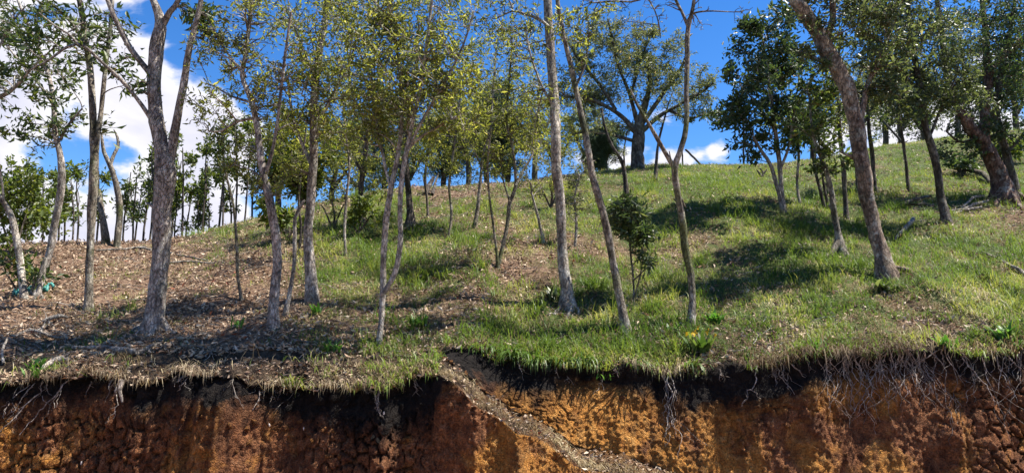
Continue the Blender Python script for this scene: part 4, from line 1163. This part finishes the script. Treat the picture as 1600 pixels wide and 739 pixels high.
lnf = (.10 + .17 * rng.random(nf)) * (.6 + .9 * cl)
lnf = np.where((~kg) & hang, lnf * (1.1 + 1.0 * rng.random(nf) * (sstep(1.2, 2.4, fx) + (fx < -.9) * .6)), lnf)
wdf = .006 + .006 * rng.random(nf)
lean = np.where(hang, .7 + 1.25 * rng.random(nf), .5 + 1.1 * rng.random(nf))
for mb_, kk, ws in ((gg, kg & keepf, 1.2), (gd, ~kg & keepf, .8)):
    blades(mb_, pos[kk], lnf[kk], wdf[kk] * ws, lean[kk], head[kk])
# torn mats of dead grass and rootlets that droop over the cut
nm = 4200
mx = np.where(rng.random(nm) < .68, 1.4 + 5.6 * rng.random(nm), -7.0 + 5.7 * rng.random(nm))
kk = rng.random(nm) < sstep(.38, .58, fbm(mx * 2.0, 3.0, 96, 3, .6)) + .06
mx = mx[kk]; nm = len(mx)
lf2 = np.interp(mx, bx, left) > .5
my = np.where(lf2, np.interp(mx, bx, fy), np.interp(mx, bx, by)) - .02 + .14 * rng.random(nm) ** 1.4
mz = np.where(lf2, np.interp(mx, bx, BZ[R1 - 1]), np.interp(mx, bx, BZ[R1 + R2 + R3 - 1])) + .02 * rng.random(nm)
gm = MB()
blades(gm, np.stack([mx, my, mz], 1), .12 + .26 * rng.random(nm) ** 1.5, .004 + .004 * rng.random(nm), 1.1 + .9 * rng.random(nm), -math.pi / 2 + rng.normal(size=nm) * 1.5)
tag(gm.build('dead_grass', M['grass_dead']), 'brown dead grass drooping in mats over the edge of the cut', 'grass', kind='stuff')
# dead straw lying down the trail ledge
nt_ = 1500
jx = rng.integers(np.searchsorted(bx, -1.25), np.searchsorted(bx, 2.0), nt_)
rk = np.clip(R1 + R2 * (.26 + .30 * (fbm(bx[jx] * 2.4, 2.0, 73, 2) - .5) + .17 * rng.normal(size=nt_)), R1 - 1, R1 + R2 - 2).astype(int)
pos = np.stack([BX[rk, jx], BY[rk, jx], BZ[rk, jx] + .004], 1)
blades(gd, pos, .07 + .14 * rng.random(nt_), .004 + .004 * rng.random(nt_), 1.15 + .45 * rng.random(nt_), rng.choice([-.5, 2.7], nt_) + rng.normal(size=nt_) * .8)
tag(gg.build('grass', M['grass_green']), 'short green grass growing over the slope', 'grass', kind='stuff')
tag(gd.build('dry_grass', M['grass_dry']), 'dry straw coloured grass scattered over slope and trail', 'grass', kind='stuff')

lit = MB()
X_, Y_ = scatter(170000, 8.7, 26, 1.25)
k = (Y_ < ridge_y(X_) + 1) & (Y_ > back_y(X_)) & (rng.random(len(X_)) < .35 + .65 * sstep(.35, .6, fbm(X_ * 2.1, Y_ * 2.1, 47, 3))) & (rng.random(len(X_)) < np.clip(1.12 - 1.0 * greenness(X_, Y_), .16, 1))
X_, Y_ = X_[k], Y_[k]
n = len(X_)
P_ = np.stack([X_, Y_, hill_z(X_, Y_) + .008 + .03 * rng.random(n)], 1)
dv = rand_unit(n); dv[:, 2] = dv[:, 2] * .5 + .25 * dv[:, 1]
add_leaves(lit, P_, dv, .066, .026, .35)
# a few on the ledge and caught in the face
nl = 5200
jx = rng.integers(np.searchsorted(bx, -7), np.searchsorted(bx, 7), nl); rk = rng.integers(R1 - 1, R1 + R2, nl)
dv = rand_unit(nl); dv[:, 2] *= .3
add_leaves(lit, np.stack([BX[rk, jx], BY[rk, jx], BZ[rk, jx] + .012], 1), dv, .055, .024, .3)
tag(lit.build('leaf_litter', M['litter']), 'brown fallen leaves carpeting the slope', 'leaves', kind='stuff')

tw = MB()
for _ in range(650):
    Y0 = 8.8 + 11 * rng.random() ** 1.5; X0 = (rng.random() * 2 - 1) * (.76 * Y0)
    if rng.random() < .55 and X0 > -2:
        X0 = -abs(X0)
    ln = .15 + .5 * rng.random(); an = rng.normal() * .7 + (math.pi if rng.random() < .5 else 0)
    tt = np.linspace(0, 1, 6)
    xx = X0 + math.cos(an) * ln * tt + .03 * np.sin(tt * 6 + rng.random() * 6); yy = Y0 + math.sin(an) * ln * tt * .7
    yy = np.maximum(yy, back_y(xx) + .05)
    zz = hill_z(xx, yy) + .012 + .04 * rng.random() * np.sin(tt * 3.1)
    tw.tube(np.stack([xx, yy, zz], 1), np.linspace(.004 + .006 * rng.random(), .003, 6), 4)
tag(tw.build('fallen_twigs', M['dead_wood'], smooth=True), 'small dead twigs scattered among the fallen leaves', 'twigs', kind='stuff')

# ------------------------------------------------------------------ fallen branches and exposed roots (single things)
def fallen(name, label, cat, lines, lift=.04, mat='dead_wood', twigs=0):
    root = empty(name, ground_hit(lines[0][0][0], lines[0][0][1])); g = np.array(root.location)
    for i, ln in enumerate(lines):
        mb = MB(); P = []
        for q in ln:
            hp = ground_hit(q[0], q[1])
            r = q[2] * .5 / FPX * hp[1]
            P.append([hp[0], hp[1], hp[2] + r * .6 + lift * (q[3] if len(q) > 3 else .5), r])
        C = catmull(np.array(P), .06)
        C[:, :3] += (np.stack([fbm(np.arange(len(C)) * .31, 3.0 + i, 4, 2), fbm(np.arange(len(C)) * .31, 9.0 + i, 4, 2), fbm(np.arange(len(C)) * .31, 5.0 + i, 4, 2)], 1) - .5) * .03
        mb.tube(C[:, :3], np.maximum(C[:, 3], .004), 8, 0, .15)
        for _ in range(twigs if i == 0 else twigs // 2):
            j = rng.integers(1, len(C) - 1); d = rand_unit(1)[0]; d[2] = abs(d[2]) * .6; l_ = .12 + .3 * rng.random()
            mb.tube(C[j, :3] + d * np.linspace(0, l_, 4)[:, None] + rng.normal(size=(4, 3)) * .012, np.linspace(min(.008, C[j, 3] * .6), .002, 4), 4)
        mb.build('branch' if i == 0 else 'side_branch', M[mat], root, g, True)
    return tag(root, label, cat)


fallen('fallen_branch', 'long pale fallen branch lying below the thick forked tree', 'branch', [[(112, 547, 6), (135, 549, 8), (165, 549, 9), (195, 553, 10), (214, 557, 8), (232, 548, 6), (255, 538, 3)]])
fallen('fallen_branch', 'short arched pale stick on the litter left of the long fallen branch', 'branch', [[(60, 508, 3), (78, 506, 7, 1.4), (95, 504, 6, 1.8), (104, 500, 4)], [(55, 520, 3), (70, 514, 3), (82, 512, 2)]])
fallen('fallen_branch', 'thin white forked stick standing at the lower left edge', 'branch', [[(4, 572, 4), (3, 558, 4, 2.5), (8, 550, 3, 4)]])
fallen('fallen_branch', 'thick grey log end half buried at the turf edge, lower left', 'branch', [[(58, 590, 5), (80, 572, 9), (98, 566, 10), (108, 568, 6)]])
fallen('fallen_branch', 'crooked twiggy branch lying on litter left of the mossy twin stem tree', 'branch', [[(20, 530, 3), (50, 522, 4, 1), (85, 535, 4, 1.5), (110, 525, 3)], [(62, 526, 3), (72, 512, 3, 2), (84, 520, 2, 2)]], twigs=8)
fallen('fallen_branch', 'long thin stick lying along the skyline behind the thick forked tree', 'branch', [[(150, 394, 3), (190, 393, 3, 1), (215, 391, 4, 1), (250, 395, 3), (330, 410, 2)]])
fallen('fallen_branch', 'thin dark stick on litter right of the thick forked tree', 'branch', [[(262, 413, 3), (300, 411, 3), (335, 414, 2)]])
fallen('fallen_branch', 'bleached stick lying on the grass at the right edge', 'branch', [[(1535, 397, 4), (1560, 409, 4, 1), (1580, 421, 5, 1), (1603, 432, 6)]], twigs=3)
fallen('fallen_branch', 'broken bough leaning on the grass right of the big leaning trunk', 'branch', [[(1398, 378, 3), (1412, 366, 6, 1.5), (1428, 352, 7, 2.5)]], twigs=3)
fallen('brush_pile', 'heap of dead sticks downhill from the stout reddish trunk', 'brush', [[(1490, 338, 3), (1520, 328, 5, 2), (1545, 320, 4, 2)], [(1500, 330, 3), (1522, 318, 4, 3), (1538, 312, 3, 2)], [(1480, 332, 3), (1510, 335, 4, 2), (1535, 330, 3, 2)]], twigs=14)
fallen('brush_pile', 'dark tangle of dead branches left of the slender mottled right trunk', 'brush', [[(1395, 330, 4), (1425, 320, 5, 2), (1455, 312, 4, 2)], [(1400, 322, 3), (1430, 326, 4, 2), (1460, 322, 3)]], mat='bark_dark', twigs=14)
fallen('fallen_branch', 'dead branch resting low across the grass left of the reddish trunk', 'branch', [[(1497, 273, 4, 2), (1515, 274, 6, 3), (1535, 280, 8, 3), (1550, 288, 8)]], mat='bark_dark', twigs=3)
fallen('upturned_roots', 'dark upturned root mass on the skyline by the bluish conifer', 'stump', [[(666, 306, 7), (671, 303, 8, 5), (677, 301, 5, 10)], [(676, 306, 6), (680, 303, 4, 7), (684, 301, 2, 13)], [(667, 305, 5), (664, 303, 4, 5), (661, 301, 2, 9)]], mat='bark_dark', twigs=14)
fallen('fallen_branch', 'thin stick lying mid slope below the slim V forked tree', 'branch', [[(672, 437, 3), (695, 428, 4, 1), (722, 420, 3)]], mat='bark_dark', twigs=2)

# roots that hang from the turf down the cut: parts of the bank
def hang_root(x0, length, slant, r0, out=.03, start=-.02, sides=5, forks=2):
    pts = []
    nn = max(6, int(length / .035)); x = x0
    ph = rng.random() * 20
    for k in range(nn):
        d = start + length * k / (nn - 1)
        x = x0 + slant * (k / (nn - 1)) * length + .17 * (float(fbm(d * 6 + ph, ph, 3, 3)) - .5) * min(1, k / 4)
        p = bank_point(x, max(d, 0.0))
        p[2] = min(p[2], bank_point(x, 0)[2] - d) if k else p[2]
        p[1] -= out * (.6 + .8 * float(vnoise(d * 9 + ph, ph * 2, 8)))
        pts.append(p)
    pts = np.array(pts); pts[:, 1] = np.convolve(np.pad(pts[:, 1], 1, mode='edge'), [.25, .5, .25], 'valid')
    mb = MB(); mb.tube(pts, np.linspace(r0, r0 * .35, nn), sides, 0, .2)
    for _ in range(forks):
        j = rng.integers(1, nn - 2); l_ = length * (.2 + .3 * rng.random()); sx = rng.normal() * .7
        tt = np.linspace(0, 1, 6)
        q = pts[j] + np.stack([sx * l_ * tt + .02 * np.sin(tt * 9 + ph), -.02 * np.sin(tt * 3), -l_ * tt], 1)
        for m_ in range(1, 6):
            bp = bank_point(q[m_, 0], max(0, bank_point(q[m_, 0], 0)[2] - q[m_, 2])); q[m_, 1] = min(q[m_, 1], bp[1] - .008)
        mb.tube(q, np.linspace(r0 * .5, .0018, 6), 4)
    return mb.build('root', M['root'], bank, None, True)


for x0, n_, lo, hi in ((4.85, 40, .25, .85), (3.55, 11, .2, .6), (5.7, 18, .2, .8), (4.2, 26, .2, .8), (2.9, 6, .15, .4), (-2.7, 8, .1, .3), (-5.2, 9, .15, .5), (-3.6, 5, .1, .3), (.6, 5, .1, .3), (-1.3, 6, .1, .3)):
    for _ in range(n_):
        hang_root(x0 + rng.normal() * .42, lo + (hi - lo) * rng.random() ** 1.4, rng.normal() * .38, .0034 + .005 * rng.random() ** 2)
for k in range(4):
    hang_root(1.83 + .03 * k, .45 + .15 * k, .10 * rng.normal(), .008, .03, forks=3)
o = hang_root(-4.38, .24, .35, .034, .10, -.05, 8, 1); o['label'] = 'thick white root stub sticking out over the cut'
o = hang_root(-4.55, .16, .12, .012, .10, -.05, 6, 1)
o = hang_root(-4.95, .6, -.75, .009, .05, -.02, 6, 2)
o = hang_root(-5.3, .55, -.9, .008, .05, .15, 6, 2)

# crumbs and clods of soil on the face (parts of the bank, shared shapes)
cl_me = []
for k in range(5):
    import bmesh
    bm = bmesh.new(); bmesh.ops.create_icosphere(bm, subdivisions=1, radius=1.0)
    for v in bm.verts:
        v.co *= .75 + .5 * rng.random(); v.co.y *= .7
    me = bpy.data.meshes.new('soil_clod'); bm.to_mesh(me); bm.free()
    for nm, val in (('depth', .9 if k < 3 else 0.0), ('black', .1), ('straw', 0.0), ('mould', 0.0), ('ochre', 0.05), ('crack', 0.0)):
        a_ = me.attributes.new(nm, 'FLOAT', 'POINT'); a_.data.foreach_set('value', np.full(len(me.vertices), val, np.float32))
    me.materials.append(M['earth']); cl_me.append(me)
for i in range(290):
    if i < 130:
        x = (rng.random() * 2 - 1) * 6.4 if i % 3 else -6 + 5 * rng.random(); d = .0 + .16 * rng.random() ** 1.5
    elif i < 200:
        x = -1.75 + rng.normal() * .6; d = .12 + .65 * rng.random()
    else:
        x = (rng.random() * 2 - 1) * 6.2; d = .25 + .95 * rng.random()
    p = bank_point(x, d)
    r = (.014 + .034 * rng.random() ** 2) * (1.25 if i < 130 else 1)
    o = bpy.data.objects.new('soil_clod', cl_me[3 + i % 2] if d < .10 + wblack[0, int(np.argmin(np.abs(bx - x)))] else cl_me[i % 3]); COL.objects.link(o); o.parent = bank
    o.location = p + np.array([0, -.2 * r, 0]); o.scale = (r, r, r); o.rotation_euler = tuple(rng.random(3) * 6)
for px, py in ((129, 723), (419, 663), (470, 672), (602, 645)):
    d_ = pix_dir(px, py); x = d_[0] / d_[1] * (8.0 if px < 700 else 8.6); z = EYE + d_[2] / d_[1] * (8.0 if px < 700 else 8.6)
    p = bank_point(x, bank_point(x, 0)[2] - z)
    o = bpy.data.objects.new('pale_stone', cl_me[0].copy()); o.data.materials.clear(); o.data.materials.append(M['stone']); COL.objects.link(o); o.parent = bank
    o.location = p - np.array([0, .01, 0]); o.scale = (.010, .008, .022); o.rotation_euler = (0, .4 * rng.normal(), 0)

# ------------------------------------------------------------------ single plants
def plant(name, label, cat, px, py, n, ln, wd, mat, lean=(.3, 1.0), on_edge=False, yellow=0, stem=True, head=None):
    if on_edge:
        x = at(px, py, 8.6)[0]; j = int(np.argmin(np.abs(bx - x)))
        g = np.array([x, (fy if left[j] > .5 else by)[j] + .03, (fz if left[j] > .5 else bz)[j]])
    else:
        g = ground_hit(px, py)
    root = empty(name, g); tag(root, label, cat)
    mb = MB()
    for k in range(n):                            # arched strap or oval leaves, four segments each
        az = rng.random() * 6.28 if head is None else head + rng.normal() * .8
        le = lean[0] + (lean[1] - lean[0]) * rng.random(); l_ = ln * (.6 + .7 * rng.random()); w = wd * (.7 + .6 * rng.random())
        h = np.array([math.cos(az), math.sin(az), 0]); s_ = np.array([-math.sin(az), math.cos(az), 0])
        p = g + h * .02 + rng.normal(size=3) * np.array([.05, .03, .0]) - np.array([0, 0, .01]); an = le * .35
        V = []
        for m_ in range(5):
            ww = w * (.35, .9, 1.0, .65, .03)[m_]
            V += [p - s_ * ww * .5, p + s_ * ww * .5]
            p = p + (h * math.sin(an) + np.array([0, 0, math.cos(an)])) * l_ / 4; an += le * .45
        F = [[2 * m_, 2 * m_ + 1, 2 * m_ + 3, 2 * m_ + 2] for m_ in range(4)]
        mb.add(V, F, rng.random())
    mb.build('leaves', M[mat], root, g)
    if stem:
        sb = MB()
        for k in range(3):
            a_ = rng.random() * 6.28; tt = np.linspace(0, 1, 5)[:, None]
            sb.tube(g - np.array([0, 0, .03]) + np.array([math.cos(a_) * .03, math.sin(a_) * .03, ln * .6]) * tt, np.linspace(.006, .003, 5), 5)
        sb.build('stem', M['bark_moss'], root, g)
    if yellow:
        fb = MB()
        c_ = g + np.array([.0, -.03, ln * .9])
        add_leaves(fb, c_ + rng.normal(size=(yellow, 3)) * np.array([.07, .05, .06]), rand_unit(yellow) + np.array([0, -.4, .2]), .075, .05, .2)
        fb.build('yellow_leaves', M['plant_yellow'], root, g)
    return root


plant('yellow_plant', 'leafy plant with bright yellow top leaves at the foot of the Y forked tree', 'plant', 1094, 552, 26, .26, .06, 'strap_leaf', yellow=14)
plant('fern', 'dark fern like clump at the foot of the big leaning brown trunk', 'plant', 1383, 458, 34, .34, .05, 'leaf_dark', (.7, 1.5))
plant('leafy_plant', 'bright green plant on the turf edge just right of the hanging root mat', 'plant', 1480, 545, 20, .2, .045, 'plant_green')
plant('leafy_plant', 'bright green weed near the right edge above the roots', 'plant', 1573, 530, 22, .22, .05, 'plant_green')
plant('leafy_plant', 'small green weed on the turf edge above the long white root braid', 'plant', 1282, 572, 16, .2, .03, 'plant_green', on_edge=True)
plant('leafy_plant', 'tiny lone green sprout hanging on the bare face at the right edge', 'plant', 1596, 600, 7, .12, .02, 'plant_green', on_edge=True, stem=False)
plant('leafy_plant', 'pale leaved weed right of the foot of the Y forked tree', 'plant', 1118, 505, 20, .2, .06, 'plant_green')
plant('leafy_plant', 'small blue green weed left of the yellow topped plant', 'plant', 1052, 520, 10, .14, .045, 'plant_green')
plant('leafy_plant', 'green weed right of the foot of the straight epiphyte trunk', 'plant', 496, 492, 18, .18, .04, 'plant_green')
plant('leafy_plant', 'low green weed in front of the snapped sapling', 'plant', 520, 550, 20, .18, .035, 'plant_green')
plant('leafy_plant', 'green weeds sprouting beside the head of the trail', 'plant', 655, 510, 18, .2, .035, 'plant_green')
plant('leafy_plant', 'green sprout among leaves right of the thick forked tree', 'plant', 372, 512, 12, .16, .03, 'plant_green')
plant('leafy_plant', 'low green weed above the turf edge at the far lower left', 'plant', 55, 575, 18, .18, .04, 'plant_green')
plant('leafy_plant', 'green weed under the half buried log end', 'plant', 98, 590, 16, .2, .03, 'plant_green', on_edge=True)
plant('leafy_plant', 'lone green sprig on the trail ledge', 'plant', 946, 598, 8, .1, .02, 'plant_green', stem=False)
plant('leafy_plant', 'dark rosette at the foot of the tall straight pale trunk', 'plant', 858, 470, 22, .24, .05, 'leaf_dark')
plant('grass_tussock', 'dry green tussock jutting alone from the cut below the left turf edge', 'grass', 473, 600, 45, .22, .008, 'grass_green', (.5, 1.6), on_edge=True, stem=False, head=-1.57)
plant('grass_tussock', 'sunlit tussock in the middle of the litter, left of the slim V forked tree', 'grass', 752, 420, 70, .26, .010, 'grass_green', (.3, 1.2), stem=False)
for i, px in enumerate((762, 785, 806, 832, 853, 878, 902, 925, 1000, 1090)):
    plant('grass_clump', 'clump of broad drooping green blades along the turf edge right of the trail', 'grass', px + rng.normal() * 6, 560, 16 + int(14 * rng.random()), .26 + .14 * rng.random(), .018, 'strap_leaf', (.9, 2.0), on_edge=True, stem=False, head=-1.4)['group'] = 'drooping grass clumps along the turf edge'

# ------------------------------------------------------------------ posts and hose
def post(label, px, top, bot, w, Y, px2=None, name='fence_post'):
    x = at(px, bot, Y); base = np.array([x[0], Y, float(hill_z(x[0], Y)) - .1]); tp = at(px2 or px, top, Y)
    mb = MB(); tt = np.linspace(0, 1, 7)[:, None]
    mb.tube(base * (1 - tt) + tp * tt + rng.normal(size=(7, 3)) * .006, np.full(7, w * .5 / FPX * Y), 8, 0, .08)
    o = mb.build(name, M['post'], None, base, True)
    return tag(o, label, 'post')


post('tall thin dark post on the skyline left of the dense dark green tree', 1162, 185, 262, 3.4, 25.4)
post('short thin upright post on the skyline right of the Y forked tree', 1066, 233, 264, 2.6, 24.6)
post('dark pole leaning left on the skyline between the two thin posts', 1099, 233, 264, 3.4, 24.6, 1071, 'leaning_pole')
post('thin pole leaning left on the skyline behind the big leaning brown trunk', 1415, 180, 226, 3.4, 27.6, 1372, 'leaning_pole')

g = ground_hit(40, 458)
mb = MB(); pts = []
for k in range(60):
    a_ = k * .42
    px = 22 + 58 * k / 59 + 7 * math.cos(a_); py = 461 - 8 * k / 59 + 3 * math.sin(a_)
    p = ground_hit(px, py); p[2] += .05 + .03 * math.sin(k * 1.7); pts.append(p)
mb.tube(catmull(np.array(pts), .03), np.full(len(catmull(np.array(pts), .03)), .024), 7)
tag(mb.build('hose', M['teal'], None, g, True), 'teal plastic hose lying in loose loops behind the broken stump', 'hose')
